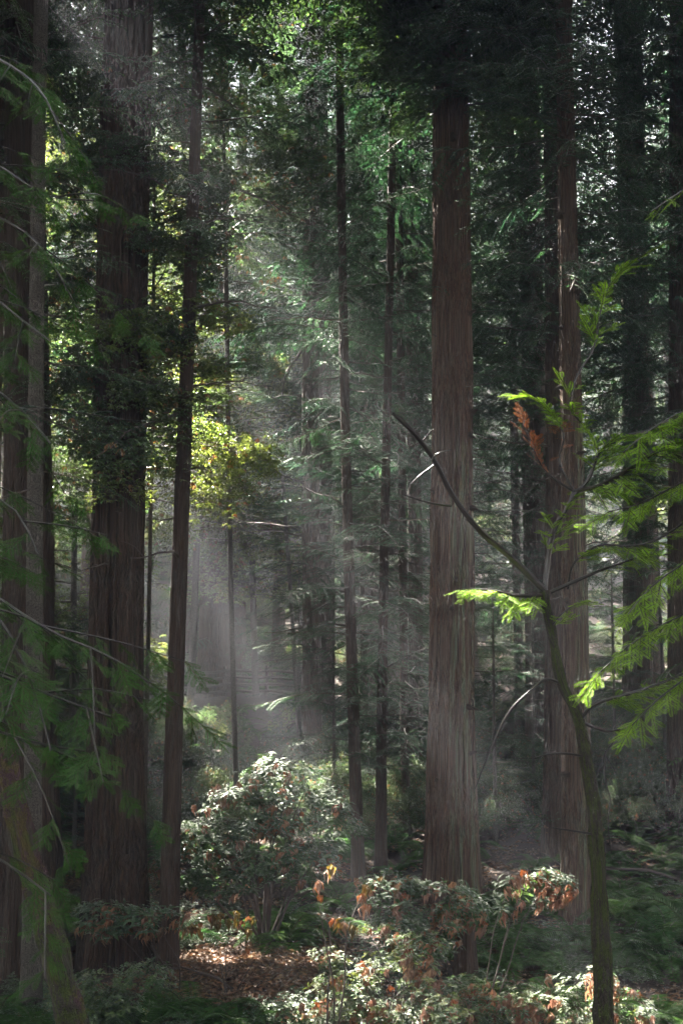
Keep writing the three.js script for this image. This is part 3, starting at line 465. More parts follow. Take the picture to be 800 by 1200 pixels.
const FERNS = [
  ['sword fern in the lush fern bank between the reddish and the twin redwood', 'ferns between the reddish and twin redwood', [[2.36, 17.6, 1.31], [2.79, 18.2, 1.26], [3.04, 17.4, 1.26], [2.4, 19.6, 1.16], [3.58, 19.5, 1.16], [3.22, 20.2, 1.16], [2.44, 16.8, 1.16], [3.3, 16.9, 1.05]]],
  ['sword fern on the shaded bank past the twin redwood', 'ferns on the shaded bank', [[4.58, 19, 1.16], [5.1, 19.6, 1.26], [5.2, 18.6, 1.26], [5.82, 19.5, 1.26], [5.32, 21.4, 1.16], [5.98, 22, 1.16], [6.66, 22.6, 1.16], [4.46, 17.4, 1.16], [4.88, 17, 1.26], [5.42, 17.8, 1.26], [5.49, 23.5, 1.16], [6.51, 25, 1.26], [7.4, 26, 1.26], [7.6, 25, 1.26], [4.07, 16.6, 0.95], [4.73, 20.6, 1.05], [7.71, 28, 1.26], [6.84, 27.5, 1.26]]],
  ['low sword fern in the open near the pale bush around the mossy stem', 'ferns along the front edge of the gully', [[2.38, 14.8, 0.89], [2.81, 15, 0.95], [1.98, 15.2, 0.84], [3.49, 15.2, 0.95], [4.08, 14.8, 0.95], [4.3, 14.4, 0.95]]],
  ['sword fern at the foot of the stout near-black redwood, by the leaf-littered clearing', 'ferns by the leaf-littered clearing', [[-2.29, 14.6, 0.95], [-2, 14.9, 1], [-1.63, 14.7, 0.95], [-1.26, 14.3, 0.95], [-1.69, 13.8, 0.95], [-2.45, 13.9, 0.95], [-1.06, 13.9, 0.84], [-0.74, 17.6, 0.95], [-1.25, 18.2, 0.95], [-1.6, 19, 0.95]]],
  ['pale sword fern at the foot of the slim fir, behind the mossy leaning trunk', 'ferns at the foot of the fir', [[-4.32, 14.4, 0.95], [-3.96, 14, 0.95], [-3.68, 13.8, 0.95], [-4.04, 13.6, 0.95]]],
];
FERNS.forEach(([label, group, spots], a) => spots.forEach(([x, d, size], k) => fernAt(x, d, size, label, group, a * 100 + k)));

// undergrowth of the hillside: ferns and leafy shoots that run together
{
  const R = rngOf(99), gs = [], clump = [1, 2, 3].map((s) => { const q = rngOf(400 + s), so = []; for (let k = 0; k < 12; k++) { const g = FROND[k % 4].clone(); g.applyMatrix4(M4.compose(V(0, 0, 0), Q.setFromEuler(EU.set((q() - 0.5) * 0.5, k * 2.4, (q() - 0.4) * 0.7, 'YXZ')), V(1, 1, 1).multiplyScalar(0.8 + 0.5 * q()))); so.push(g); } return mergeGeometries(so); });
  const A = [[], [], []], B = [[], [], [], []], C = [[], [], []];
  const clear = (x, d) => (Math.hypot(x + 1.35, (d - 16.3) * 0.9) < 1.15) || (d > 43.6 && d < 46.4);
  for (let k = 0; k < 3600; k++) {
    const d = 17.5 + 62 * Math.pow(R(), 1.3), x = (R() - 0.5) * (d * 0.75 + 4), t = R();
    if (clear(x, d) || noise(x * 0.3, d * 0.3, 5) < -0.25) continue;
    if (d < 22 && Math.abs(x) < 4.2 && R() < 0.75) continue;
    if (d > 37 && d < 47 && x > -9.5 && x < -0.8 && t > 0.3) continue;
    const p = V(x, ground(x, d) - 0.03, -d), c = TINTS[k % 5];
    if (t < (d < 32 ? 0.24 : 0.42)) A[k % 3].push({ p, e: [0, R() * 6.3, 0], s: 0.7 + 0.7 * R(), c });
    else if (t < 0.8 && d > 24) { for (let q = 0; q < 3; q++) B[(k + q) % 4].push({ p: V(p.x, p.y + 0.15 + 0.5 * R(), p.z), e: [0, R() * 6.3, 0.35 + 0.5 * R()], s: 0.3 + 0.35 * R(), c }); }
    else if (d > 26) C[k % 3].push({ p: V(p.x, p.y + 0.2, p.z), e: [0, R() * 6.3, 0.3 + 0.5 * R()], s: 0.3 + 0.3 * R(), c });
  }
  const name = (m, k) => { if (m) { m.name = numbered('undergrowth'); m.userData = { kind: 'stuff', label: 'tangled ferns and leafy shoots covering the gully and hillside', category: 'undergrowth' }; } };
  A.forEach((l, k) => name(instanced('undergrowth', clump[k], FERN, l, scene))); B.forEach((l, k) => name(instanced('undergrowth', BOUGH.tan[k], LEAF, l, scene))); C.forEach((l, k) => name(instanced('undergrowth', BOUGH.lime[k], LEAF, l, scene)));
  // small green ground cover near the front
  const g = new Soup(), q = rngOf(8);
  for (let k = 0; k < 40; k++) { const a = q() * 6.3, r = 0.16 * Math.sqrt(q()), p = V(Math.cos(a) * r, 0.03 + 0.09 * q(), Math.sin(a) * r); for (let m = 0; m < 3; m++) { const b = q() * 6.3; g.leaf(p, V(Math.cos(b), 0.25, Math.sin(b)).normalize(), V(0, 1, 0), 0.035 + 0.02 * q(), 0.026, vary([0.05, 0.09, 0.028], q, 0.3), {}); } }
  const l = [];
  for (let k = 0; k < 1500; k++) { const d = 12.6 + 9 * Math.pow(q(), 1.5), x = (q() - 0.5) * (d * 0.72 + 2); if (fbm(x * 0.5, d * 0.5, 2) < -0.05 || (clear(x, d) && q() < 0.9)) continue; l.push({ p: V(x, ground(x, d), -d), e: [0, q() * 6.3, 0], s: 0.7 + 0.8 * q(), c: TINTS[k % 5] }); }
  const gc = instanced('ground_cover', g.build(), LEAF, l, scene); gc.userData = { kind: 'stuff', label: 'low small-leaved green ground cover over the gully floor', category: 'ground cover' };
  // fallen leaves and twigs
  const fl = new Soup(), litter = [];
  for (let k = 0; k < 26; k++) { const a = q() * 6.3, r = 0.3 * Math.sqrt(q()), b = q() * 6.3; fl.leaf(V(Math.cos(a) * r, 0.012 + 0.02 * q(), Math.sin(a) * r), V(Math.cos(b), 0.15 * (q() - 0.3), Math.sin(b)).normalize(), V((q() - 0.5) * 0.8, 1, (q() - 0.5) * 0.8).normalize(), 0.06 + 0.05 * q(), 0.025 + 0.02 * q(), vary([0.17, 0.095, 0.06], q, 0.4), { fold: 0.4, curl: 0.2 }); }
  for (let k = 0; k < 5; k++) { const a = q() * 6.3, b = q() * 6.3, r = 0.25 * q(), p = V(Math.cos(a) * r, 0.015, Math.sin(a) * r); fl.tube([p, V(p.x + 0.16 * Math.cos(b), 0.02, p.z + 0.16 * Math.sin(b))], 0.004, 0.002, [0.09, 0.065, 0.05], 3); }
  for (let k = 0; k < 1500; k++) { const near = k < 260, d = near ? 16.3 + (q() - 0.5) * 2.6 : 12.6 + 22 * Math.pow(q(), 1.3), x = near ? -1.35 + (q() - 0.5) * 2.8 : (q() - 0.5) * (d * 0.72 + 2); litter.push({ p: V(x, ground(x, d), -d), e: [0, q() * 6.3, 0], s: 0.8 + 0.7 * q(), c: TINTS[k % 5] }); }
  const lt = instanced('leaf_litter', fl.build(), DEADLEAF, litter, scene); lt.userData = { kind: 'stuff', label: 'fallen brown leaves and twigs strewn over the forest floor', category: 'leaf litter' };
}

// fallen branches on the floor
[['pale fallen branch lying in front of the stout redwood foot', -3.3, 15.2, 0.5, 1.1], ['grey fallen branch across the leaf-littered clearing', -1.5, 15.6, 2.6, 1.0], ['crooked fallen branch among ferns below the twin redwood', 4.1, 17.6, 0.9, 1.3], ['long fallen branch on the bare bank past the twin redwood', 6.4, 21.5, 2.9, 1.8], ['broken fallen branch beside the foot of the tall reddish redwood', 1.4, 19.3, 1.9, 1.2], ['thin fallen branch near the thin stand, on brown litter', 0.2, 20.6, 0.2, 1.2]].forEach(([label, x, d, a, s], k) => {
  const t = thing('fallen_branch', label, 'branch', null, [x, ground(x, d) + 0.05, -d]), m = part('limb', SNAG[k % 5], TWIG, t);
  m.rotation.set(0.4, a, 0.03, 'YXZ'); m.scale.setScalar(s);
});

// ---------------------------------------------------------------- shrubs
function whorl(seed, { col, leaf, wid, n = 8, up = 0.1, dead = false }) {
  const R = rngOf(seed), s = new Soup();
  for (let k = 0; k < n; k++) {
    const a = k * 2.39996 + R() * 0.5, e = dead ? -1.2 - R() * 0.8 : up + (R() - 0.5) * 0.7, dir = V(Math.cos(a), e, Math.sin(a)).normalize(), p = V((R() - 0.5) * leaf * 0.4, (R() - 0.5) * leaf * 0.5, (R() - 0.5) * leaf * 0.4);
    s.leaf(p, dir, V(-dir.x * dir.y, 1, -dir.z * dir.y).add(V((R() - 0.5) * 0.5, 0, (R() - 0.5) * 0.5)).normalize(), leaf * (0.7 + 0.6 * R()), wid * (0.8 + 0.4 * R()), vary(col, R, 0.25), { fold: dead ? 0.6 : 0.22, curl: dead ? 0.35 : 0.18, mid: true });
  }
  return s.build();
}
const WH = {
  rhodo: [1, 2, 3].map((s) => whorl(500 + s, { col: [0.04, 0.08, 0.022], leaf: 0.125, wid: 0.042 })),
  brown: [1, 2, 3].map((s) => whorl(520 + s, { col: [0.24, 0.125, 0.085], leaf: 0.125, wid: 0.045, n: 7, dead: true })),
  bright: [1, 2, 3].map((s) => whorl(540 + s, { col: [0.1, 0.135, 0.022], leaf: 0.06, wid: 0.032, n: 7, up: 0.3 })),
  green: [1, 2, 3].map((s) => whorl(560 + s, { col: [0.055, 0.1, 0.024], leaf: 0.065, wid: 0.036, n: 7, up: 0.2 })),
  amber: [1, 2].map((s) => whorl(580 + s, { col: [0.13, 0.08, 0.016], leaf: 0.13, wid: 0.055, n: 6, dead: true })),
  rust: [1, 2].map((s) => whorl(590 + s, { col: [0.2, 0.065, 0.024], leaf: 0.09, wid: 0.04, n: 5, dead: true })),
};
// lobes: [dx, y, dz, rx, ry, rz]; mix: {kind: count}
function shrub({ name = 'shrub', label, group, x, d, lobes, mix, seed, stems = 6, base = [0, 0, 0], thick = 0.02, shell = 0.6, moss = false }) {
  const t = thing(name, label, 'shrub', group, [x, ground(x, d), -d]), R = rngOf(seed * 101 + 3), lists = {};
  for (let k = 0; k < stems; k++) {
    const l = lobes[k % lobes.length], e = V(l[0] + (R() - 0.5) * l[3], l[1] + (R() - 0.3) * l[4], l[2] + (R() - 0.5) * l[5]), b = V(base[0] + (R() - 0.5) * 0.15, -0.1, base[2] + (R() - 0.5) * 0.15);
    part('stem', limbGeo([b, V().copy(b).lerp(e, 0.35).add(V((R() - 0.5) * 0.2, 0.1 * l[1], (R() - 0.5) * 0.2)), V().copy(b).lerp(e, 0.7).add(V((R() - 0.5) * 0.15, 0.1 * l[1], 0)), e], thick, thick * 0.25, 6, 4, 0.08, k), moss ? MOSSY : TWIG, t);
  }
  const vol = lobes.map((l) => Math.pow(l[3] * l[4] * l[5], 0.66)), tot = vol.reduce((a, b) => a + b, 0);
  for (const [kind, n] of Object.entries(mix)) for (let k = 0; k < n; k++) {
    let q = R() * tot, li = 0; while (q > vol[li] && li < lobes.length - 1) q -= vol[li++];
    const l = lobes[li], u = V(R() - 0.5, R() - 0.42, R() - 0.5).normalize(), rr = lerp(shell, 1.05, Math.sqrt(R())) * (1 + 0.5 * noise(u.x * 2.2 + seed, u.y * 2.2, u.z * 2.2));
    const p = V(l[0] + u.x * l[3] * rr, l[1] + u.y * l[4] * rr, l[2] + u.z * l[5] * rr);
    if (fbm(p.x * 2.2 + seed * 3, p.y * 2.2, p.z * 2.2, 2) < -0.09 || p.y < 0.03) continue;
    const set = WH[kind], gi = Math.floor(R() * set.length); (lists[kind + gi] ??= { kind, gi, list: [] }).list.push({ p, e: [u.z * 0.5 + (R() - 0.5) * 0.4, 0, -u.x * 0.5 + (R() - 0.5) * 0.4], s: 0.7 + 0.6 * R(), c: TINTS[Math.floor(R() * 5)] });
  }
  for (const { kind, gi, list } of Object.values(lists)) instanced(['brown', 'amber', 'rust'].includes(kind) ? 'dead_leaves' : 'foliage', WH[kind][gi], ['brown', 'amber', 'rust'].includes(kind) ? DEADLEAF : LEAF, list, t);
  return t;
}
shrub({ name: 'rhododendron_bush', label: 'large round glossy-leaved bush flecked with brown dead leaves behind the leaf-littered clearing', x: -1.166, d: 17.6, seed: 1, stems: 11, thick: 0.03, lobes: [[0.12, 2.45, 0, 0.55, 0.4, 0.6], [-0.4, 2.05, 0.1, 0.65, 0.4, 0.7], [0.65, 2.1, 0, 0.65, 0.35, 0.7], [-0.85, 1.55, 0.2, 0.7, 0.35, 0.7], [1.1, 1.75, 0.1, 0.45, 0.3, 0.5], [-0.05, 1.55, 0.3, 0.8, 0.4, 0.7], [-1.35, 1.15, 0.3, 0.5, 0.28, 0.5], [0.6, 1.3, 0.2, 0.6, 0.3, 0.6], [-0.6, 1.05, 0.3, 0.6, 0.2, 0.5]], mix: { rhodo: 1300, brown: 300, rust: 36, green: 160 } });
shrub({ name: 'rhododendron_branch', label: 'low spreading branch of green and pinkish-brown leaves across the stout redwood foot', x: -2.346, d: 15.6, seed: 2, stems: 5, base: [0.1, 0, 0], thick: 0.012, lobes: [[-0.5, 1.0, 0, 0.45, 0.16, 0.35], [-1.0, 1.05, 0.1, 0.4, 0.2, 0.3], [-0.15, 0.95, 0, 0.4, 0.22, 0.35], [-0.75, 0.85, 0, 0.4, 0.14, 0.3]], mix: { rhodo: 110, brown: 70 } });
shrub({ name: 'huckleberry_bush', label: 'low bright green leafy bush in front of the stout redwood foot', x: -2.887, d: 14.3, seed: 3, stems: 7, thick: 0.01, lobes: [[-0.1, 0.45, 0, 0.5, 0.22, 0.4], [0.45, 0.55, 0, 0.35, 0.16, 0.3], [-0.45, 0.35, 0.1, 0.35, 0.25, 0.3], [0.15, 0.25, 0.2, 0.4, 0.2, 0.3]], mix: { green: 330, bright: 60 } });
shrub({ name: 'hazel_bush', label: 'sunlit yellow-green bush with white glints in front of the tall reddish redwood', x: 0.584, d: 14.2, seed: 4, stems: 10, thick: 0.012, lobes: [[0.1, 0.7, 0, 0.55, 0.18, 0.5], [-0.5, 0.5, 0.2, 0.5, 0.18, 0.5], [0.65, 0.4, 0.1, 0.5, 0.2, 0.5], [-0.4, 0.2, 0.4, 0.9, 0.2, 0.4], [0.4, 0.95, -0.2, 0.35, 0.1, 0.4], [-0.15, 1.1, -0.1, 0.3, 0.1, 0.3], [0.95, 0.2, 0.3, 0.5, 0.16, 0.4], [-0.75, 0.85, 0, 0.25, 0.1, 0.2]], mix: { bright: 420, green: 420, brown: 110, rust: 60 } });
shrub({ name: 'hazel_bush', label: 'sprawling bush of mixed rusty and pale leaves around the short broken stump', x: 1.481, d: 13.7, seed: 5, stems: 8, thick: 0.01, lobes: [[0, 0.35, 0, 0.6, 0.3, 0.5], [0.5, 0.3, 0.1, 0.5, 0.28, 0.4], [-0.4, 0.3, 0.2, 0.5, 0.28, 0.4]], mix: { bright: 260, green: 300, brown: 110, rust: 40 } });
shrub({ name: 'rhododendron_bush', label: 'rusty-leaved bush top reaching up to the foot of the tall reddish redwood', x: 1.034, d: 16.2, seed: 6, stems: 7, thick: 0.014, lobes: [[0.2, 1.15, 0, 0.7, 0.25, 0.5], [-0.4, 1.3, 0, 0.5, 0.2, 0.4], [0.65, 1.0, 0.2, 0.4, 0.2, 0.4], [0, 0.7, 0.2, 0.7, 0.35, 0.5]], mix: { rhodo: 260, brown: 130, amber: 24, rust: 20 } });
shrub({ name: 'rhododendron_branch', label: 'arching stem topped with brown and pale leaves before the twin redwood foot', x: 1.616, d: 13.9, seed: 7, stems: 4, base: [0.0, 0, 0], thick: 0.011, lobes: [[0.75, 1.75, 0, 0.42, 0.18, 0.3], [0.95, 1.78, 0, 0.3, 0.14, 0.3], [0.5, 1.6, 0, 0.3, 0.14, 0.25]], mix: { brown: 95, rhodo: 60, rust: 14 } });
shrub({ name: 'huckleberry_bush', label: 'pale green bush with brown dead sprigs around the foot of the mossy sapling stem', x: 3.05, d: 14.1, seed: 8, stems: 7, thick: 0.01, lobes: [[0, 0.45, 0, 0.5, 0.35, 0.4], [-0.55, 0.3, 0.1, 0.5, 0.3, 0.4], [0.4, 0.3, 0.1, 0.4, 0.28, 0.4]], mix: { green: 380, bright: 70, brown: 80, rust: 20 } });
shrub({ name: 'maple_sapling', label: 'small sapling with large amber hanging leaves at the edge of the clearing', x: -1.509, d: 15.5, seed: 9, stems: 4, thick: 0.008, lobes: [[-0.25, 0.85, 0, 0.35, 0.2, 0.25], [0.3, 0.7, 0, 0.22, 0.2, 0.2], [0, 1, 0, 0.4, 0.15, 0.2]], mix: { amber: 20, rust: 8 } });
shrub({ name: 'bare_sapling', label: 'thin dark upright sapling with few rusty leaves beside the sunlit bush', x: -0.16, d: 13.4, seed: 10, stems: 3, thick: 0.016, lobes: [[0, 1.75, 0, 0.2, 0.5, 0.15], [0.35, 1.7, 0, 0.25, 0.3, 0.2]], mix: { rust: 9, amber: 7, brown: 6 } });
shrub({ name: 'hazel_bush', label: 'knee-high green bush at the clearing edge, beside the thin dark sapling', x: -0.566, d: 13.8, seed: 11, stems: 5, thick: 0.008, lobes: [[0, 0.2, 0, 0.5, 0.2, 0.4], [0.4, 0.3, 0, 0.4, 0.25, 0.4]], mix: { green: 200, brown: 25 } });

// mossy stick and broken stump
{
  const s = thing('mossy_stick', 'short mossy green stick slanting up beside the thin dark sapling', 'stick', null, [0.201, 0.673, -14.9]);
  s.position.y = ground(s.position.x, 14.9);
  part('stem', limbGeo([[0, -0.05, 0], [-0.12, 0.45, 0], [-0.27, 0.78, 0], [-0.42, 0.98, 0]], 0.032, 0.018, 8, 4), MOSSY, s);
  const t = thing('broken_stump', 'short dark broken stump among rusty bushes before the tall reddish redwood', 'stump', null, [1.758, 0, -16.2]);
  t.position.y = ground(t.position.x, 16.2);
  part('stump', trunkGeo({ H: 0.95, r: 0.13, r2: 0.12, y2: 0.8, seg: 26, rows: 20, rough: 0.16, seed: 44, below: 0.2, bend: 0.02 }).g, BARK, t);
}

// ---------------------------------------------------------------- near trees: leaning mossy trunk, bare-limbed sapling, hanging boughs
{
  const m = thing('mossy_leaning_tree', 'leaning mossy trunk with torn orange-brown bark in front of the slim fir', 'tree', null, [-2.016, 1.582, -9]);
  const o = m.position, P = [[-1.924, 1.075, -9], [-2.016, 1.582, -9], [-2.148, 2.031, -9], [-2.282, 2.484, -9], [-2.401, 2.877, -9], [-2.536, 3.307, -9], [-2.643, 3.674, -9], [-2.738, 4.078, -9], [-2.864, 4.555, -9], [-3.069, 5.245, -9]].map((p) => V(...p).sub(o));
  const g = limbGeo(P, 0.125, 0.08, 28, 8, 0.12, 9), c = g.attributes.color, p = g.attributes.position;
  for (let i = 0; i < c.count; i++) { const y = p.getY(i) + o.y, k = smooth(0.0, 0.16, fbm(p.getX(i) * 9, y * 3, p.getZ(i) * 9, 3) + 0.25 * smooth(2.6, 3.3, y) * smooth(4.3, 3.9, y)  - 0.1); c.setXYZ(i, lerp(1, 1.5, k), lerp(1, 0.85, k), lerp(1, 1.5, k)); }
  part('trunk', g, MOSSY, m);
}
// needle spray, flat, 0.26 m towards +x
function sprayGeo(seed, col, { L = 0.19, needle = 0.019, wid = 0.0042, step = 0.0062 } = {}) {
  const R = rngOf(seed), s = new Soup();
  const row = (p0, dir, nrm, len, taper) => {
    const pts = []; for (let k = 0; k <= 4; k++) { const t = k / 4; pts.push(V().copy(p0).addScaledVector(dir, len * t).addScaledVector(nrm, -0.12 * len * t * t)); }
    s.tube(pts, 0.0018, 0.0008, [0.07, 0.06, 0.03], 3);
    const c0 = vary(col, R, 0.2);
    for (let d = 0.006; d < len; d += step) {
      const f = Math.min(3.99, d / len * 4), i = Math.floor(f), p = V().copy(pts[i]).lerp(pts[i + 1], f - i), ac = V().crossVectors(nrm, dir).normalize(), l = needle * (taper ? Math.sin(Math.PI * (0.14 + 0.72 * d / len)) : 1) * (0.85 + 0.3 * R());
      for (const g of [-1, 1]) s.leaf(p, V().copy(ac).multiplyScalar(g).addScaledVector(dir, 0.45 + 0.2 * R()).addScaledVector(nrm, 0.1 * (R() - 0.6)).normalize(), nrm, l, wid, vary(c0, R, 0.12), { fold: 0.1, curl: 0.08 });
    }
  };
  row(V(0, 0, 0), V(1, 0, 0), V(0, 1, 0), L, true);
  const n = 3 + Math.floor(R() * 3.5);
  for (let k = 0; k < n; k++) { const t = 0.08 + 0.7 * (k + R() * 0.6) / n, sd = k % 2 ? 1 : -1; row(V(L * t, -0.12 * L * t * t, 0), V(0.75, 0, sd * 0.66).normalize(), V(0.05 * (R() - 0.5), 1, 0.2 * (R() - 0.5)).normalize(), L * (0.3 + 0.35 * R()) * (1 - 0.4 * t), true); }
  return s.build();
}
const SPRAY = { bright: [1, 2, 3, 4].map((s) => sprayGeo(600 + s, [0.19, 0.34, 0.02])), dark: [1, 2, 3, 4].map((s) => sprayGeo(620 + s, [0.034, 0.105, 0.013])), dead: [1, 2].map((s) => sprayGeo(640 + s, [0.26, 0.075, 0.02], { L: 0.13, needle: 0.016 })) };
// hang sprays on a limb between t0 and t1 of its length
function dress(limb, kind, { t0 = 0.2, t1 = 1, n = 10, size = 1, R, tipwards = 0.7, sag = 0.35 }) {
  const curve = limb.geometry.userData.curve, X = V(), Y = V(), Z = V();
  n = Math.round(n * (kind === 'bright' ? 2.6 : kind === 'dark' ? 1.6 : 1.4));
  for (let k = 0; k < n; k++) {
    const t = clamp(lerp(t0, t1, (k + 0.8 * R()) / n)), p = curve.getPointAt(t), tg = curve.getTangentAt(t), sd = k % 2 ? 1 : -1;
    const side = V().crossVectors(tg, UPV).normalize();
    X.copy(tg).multiplyScalar(tipwards + 0.3 * R()).addScaledVector(side, sd * (0.5 + 0.6 * R())).addScaledVector(UPV, -sag * (0.3 + R())); if (t > 0.97) X.copy(tg).addScaledVector(UPV, -0.2);
    X.normalize(); Y.set((R() - 0.5) * 0.7, 1, (R() - 0.5) * 0.7 + 0.35); Z.crossVectors(X, Y).normalize(); Y.crossVectors(Z, X);
    const set = SPRAY[kind], m = part('spray', set[Math.floor(R() * set.length)], kind === 'dead' ? DEADLEAF : SPRIG, limb); M4.makeBasis(X, Y, Z); m.quaternion.setFromRotationMatrix(M4); m.position.copy(p); m.scale.setScalar(size * (kind === 'bright' ? 0.98 : 1) * (0.5 + 0.8 * R()));
  }
}
{
  const R = rngOf(2024), o = V(...[1.38, 2.383, -6]), s = thing('bare_limbed_sapling', 'crooked dark sapling with bare zigzag limbs, bright green needle sprays and mossy stem', 'tree', null, o.toArray());
  const L = (pts) => pts.map((p) => V(...p).sub(o));
  part('trunk', limbGeo(L([[1.38, 2.383, -6], [1.37, 3.02, -6], [1.366, 3.41, -6], [1.361, 3.761, -6], [1.341, 4.071, -6], [1.299, 4.408, -6], [1.273, 4.512, -6], [1.19, 4.703, -6], [1.148, 4.932, -6], [1.115, 5.094, -6], [1.103, 5.2, -6]]), 0.058, 0.022, 18, 8, 0.14, 5), MOSSY, s);
  const B = (name, pts, r0, r1, opts) => { const g = limbGeo(L(pts), r0, r1, 7, 5, 0.08, r0 * 900), m = part(name, g, DARKTWIG, s); for (const q of [opts].flat()) if (q) dress(m, q.kind, { R, ...q }); return m; };
  B('branch', [[1.103, 5.2, -6], [0.926, 5.369, -5.95], [0.736, 5.528, -5.9], [0.614, 5.69, -5.9], [0.487, 5.915, -5.85], [0.374, 6.046, -5.8], [0.274, 6.143, -5.8]], 0.019, 0.011);
  B('twig', [[0.59, 5.653, -5.9], [0.467, 5.665, -5.85], [0.331, 5.701, -5.8]], 0.007, 0.003);
  B('twig', [[0.423, 5.99, -5.85], [0.456, 6.022, -5.85], [0.498, 6.074, -5.85]], 0.005, 0.002);
  B('twig', [[0.482, 5.892, -5.85], [0.515, 5.926, -5.8], [0.584, 5.944, -5.8]], 0.005, 0.002);
  B('twig', [[0.496, 5.869, -5.85], [0.404, 5.799, -5.85], [0.357, 5.744, -5.85]], 0.004, 0.0015);
  B('branch', [[1.102, 5.172, -6], [0.945, 5.171, -5.95], [0.801, 5.197, -5.9], [0.686, 5.206, -5.9]], 0.013, 0.005, [{ kind: 'bright', t0: 0.55, n: 6, size: 0.9 }, { kind: 'bright', t0: 0.05, t1: 0.5, n: 5, size: 1, sag: 1.1 }]);
  B('branch', [[1.14, 5.191, -6], [1.256, 5.245, -5.95], [1.398, 5.307, -5.9], [1.505, 5.343, -5.9], [1.597, 5.38, -5.9]], 0.012, 0.005, [{ kind: 'bright', t0: 0.6, n: 4, size: 0.9 }]);
  const up = B('branch', [[1.107, 5.2, -6], [1.129, 5.373, -6], [1.16, 5.541, -5.95], [1.217, 5.639, -5.9], [1.256, 5.732, -5.9]], 0.016, 0.012, [{ kind: 'bright', t0: 0.3, n: 5, size: 0.9 }]);
  B('branch', [[1.256, 5.732, -5.9], [1.363, 5.747, -5.8], [1.521, 5.833, -5.7], [1.643, 5.915, -5.65], [1.785, 5.979, -5.6], [1.968, 6.045, -5.55]], 0.013, 0.012, [{ kind: 'bright', t0: 0.1, n: 18, size: 1.15, sag: 0.7 }, { kind: 'dark', t0: 0.3, n: 6, size: 1.1, sag: 0.6 }]);
  B('branch', [[1.256, 5.732, -5.9], [1.156, 5.797, -5.9], [1.084, 5.876, -5.9], [1.004, 6.041, -5.85], [0.978, 6.134, -5.85]], 0.008, 0.003, [{ kind: 'dead', t0: 0.3, n: 8, size: 0.8, tipwards: 1.2, sag: -0.4 }]);
  B('branch', [[1.237, 5.69, -5.9], [1.33, 5.799, -5.85], [1.376, 5.93, -5.8], [1.493, 6.005, -5.75], [1.616, 6.032, -5.7], [1.753, 6.096, -5.7]], 0.01, 0.006, [{ kind: 'bright', t0: 0.25, n: 14, size: 1.05 }]);
  B('branch', [[1.376, 5.93, -5.8], [1.302, 6.069, -5.8], [1.216, 6.161, -5.75], [1.245, 6.325, -5.7], [1.33, 6.463, -5.7], [1.364, 6.657, -5.65], [1.422, 6.81, -5.65], [1.533, 6.914, -5.6]], 0.008, 0.003, [{ kind: 'bright', t0: 0.0, t1: 0.35, n: 5, size: 0.95 }, { kind: 'bright', t0: 0.55, n: 7, size: 0.95, sag: 0.1 }]);
  B('branch', [[1.256, 5.732, -5.9], [1.181, 5.9, -5.9], [1.197, 6.032, -5.85], [1.153, 6.125, -5.85], [1.04, 6.228, -5.85], [0.943, 6.256, -5.85]], 0.007, 0.003, [{ kind: 'bright', t0: 0.5, n: 8, size: 0.75, sag: 0.2 }, { kind: 'dead', t0: 0.2, t1: 0.6, n: 4, size: 0.75, sag: 1 }]);
  B('branch', [[1.233, 5.21, -6], [1.248, 5.343, -5.9], [1.367, 5.432, -5.85], [1.536, 5.428, -5.8], [1.672, 5.464, -5.8], [1.818, 5.559, -5.75]], 0.007, 0.006, [{ kind: 'bright', t0: 0.2, n: 12, size: 1.05, sag: 0.6 }]);
  B('branch', [[1.176, 4.703, -6], [1.098, 4.724, -5.95], [0.988, 4.654, -5.9], [0.896, 4.565, -5.9], [0.796, 4.401, -5.85], [0.695, 4.16, -5.85]], 0.009, 0.0025);
  B('branch', [[1.292, 4.512, -6], [1.333, 4.579, -5.95], [1.395, 4.614, -5.9], [1.528, 4.657, -5.85], [1.686, 4.71, -5.85], [1.83, 4.779, -5.8]], 0.011, 0.007, [{ kind: 'bright', t0: 0.25, n: 18, size: 1.05, sag: 0.4 }]);
  B('branch', [[1.309, 4.485, -6], [1.357, 4.467, -5.95], [1.421, 4.449, -5.95], [1.485, 4.458, -5.95]], 0.01, 0.006, [{ kind: 'bright', t0: 0.7, n: 3, size: 0.6 }]);
  B('twig', [[1.484, 4.453, -5.95], [1.446, 4.391, -5.95], [1.399, 4.328, -5.95], [1.37, 4.257, -5.95], [1.346, 4.203, -5.95]], 0.005, 0.002);
  B('twig', [[1.404, 4.346, -5.95], [1.396, 4.212, -5.95], [1.421, 4.101, -5.95], [1.408, 3.969, -5.95], [1.422, 3.815, -5.95]], 0.005, 0.002);
  B('twig', [[1.399, 4.328, -5.95], [1.443, 4.257, -5.95], [1.46, 4.221, -5.95]], 0.004, 0.0015);
  B('branch', [[1.301, 4.313, -6], [1.181, 4.332, -5.95], [1.09, 4.328, -5.95], [1.026, 4.306, -5.95]], 0.008, 0.004);
  B('branch', [[1.346, 3.902, -6], [1.227, 3.929, -5.95], [1.11, 3.947, -5.95]], 0.007, 0.0025);
  B('branch', [[1.136, 5.001, -6], [1.174, 5.061, -5.95], [1.235, 5.107, -5.95], [1.307, 5.133, -5.9]], 0.006, 0.002, [{ kind: 'bright', t0: 0.0, n: 3, size: 0.8, sag: 0.1 }]);
}
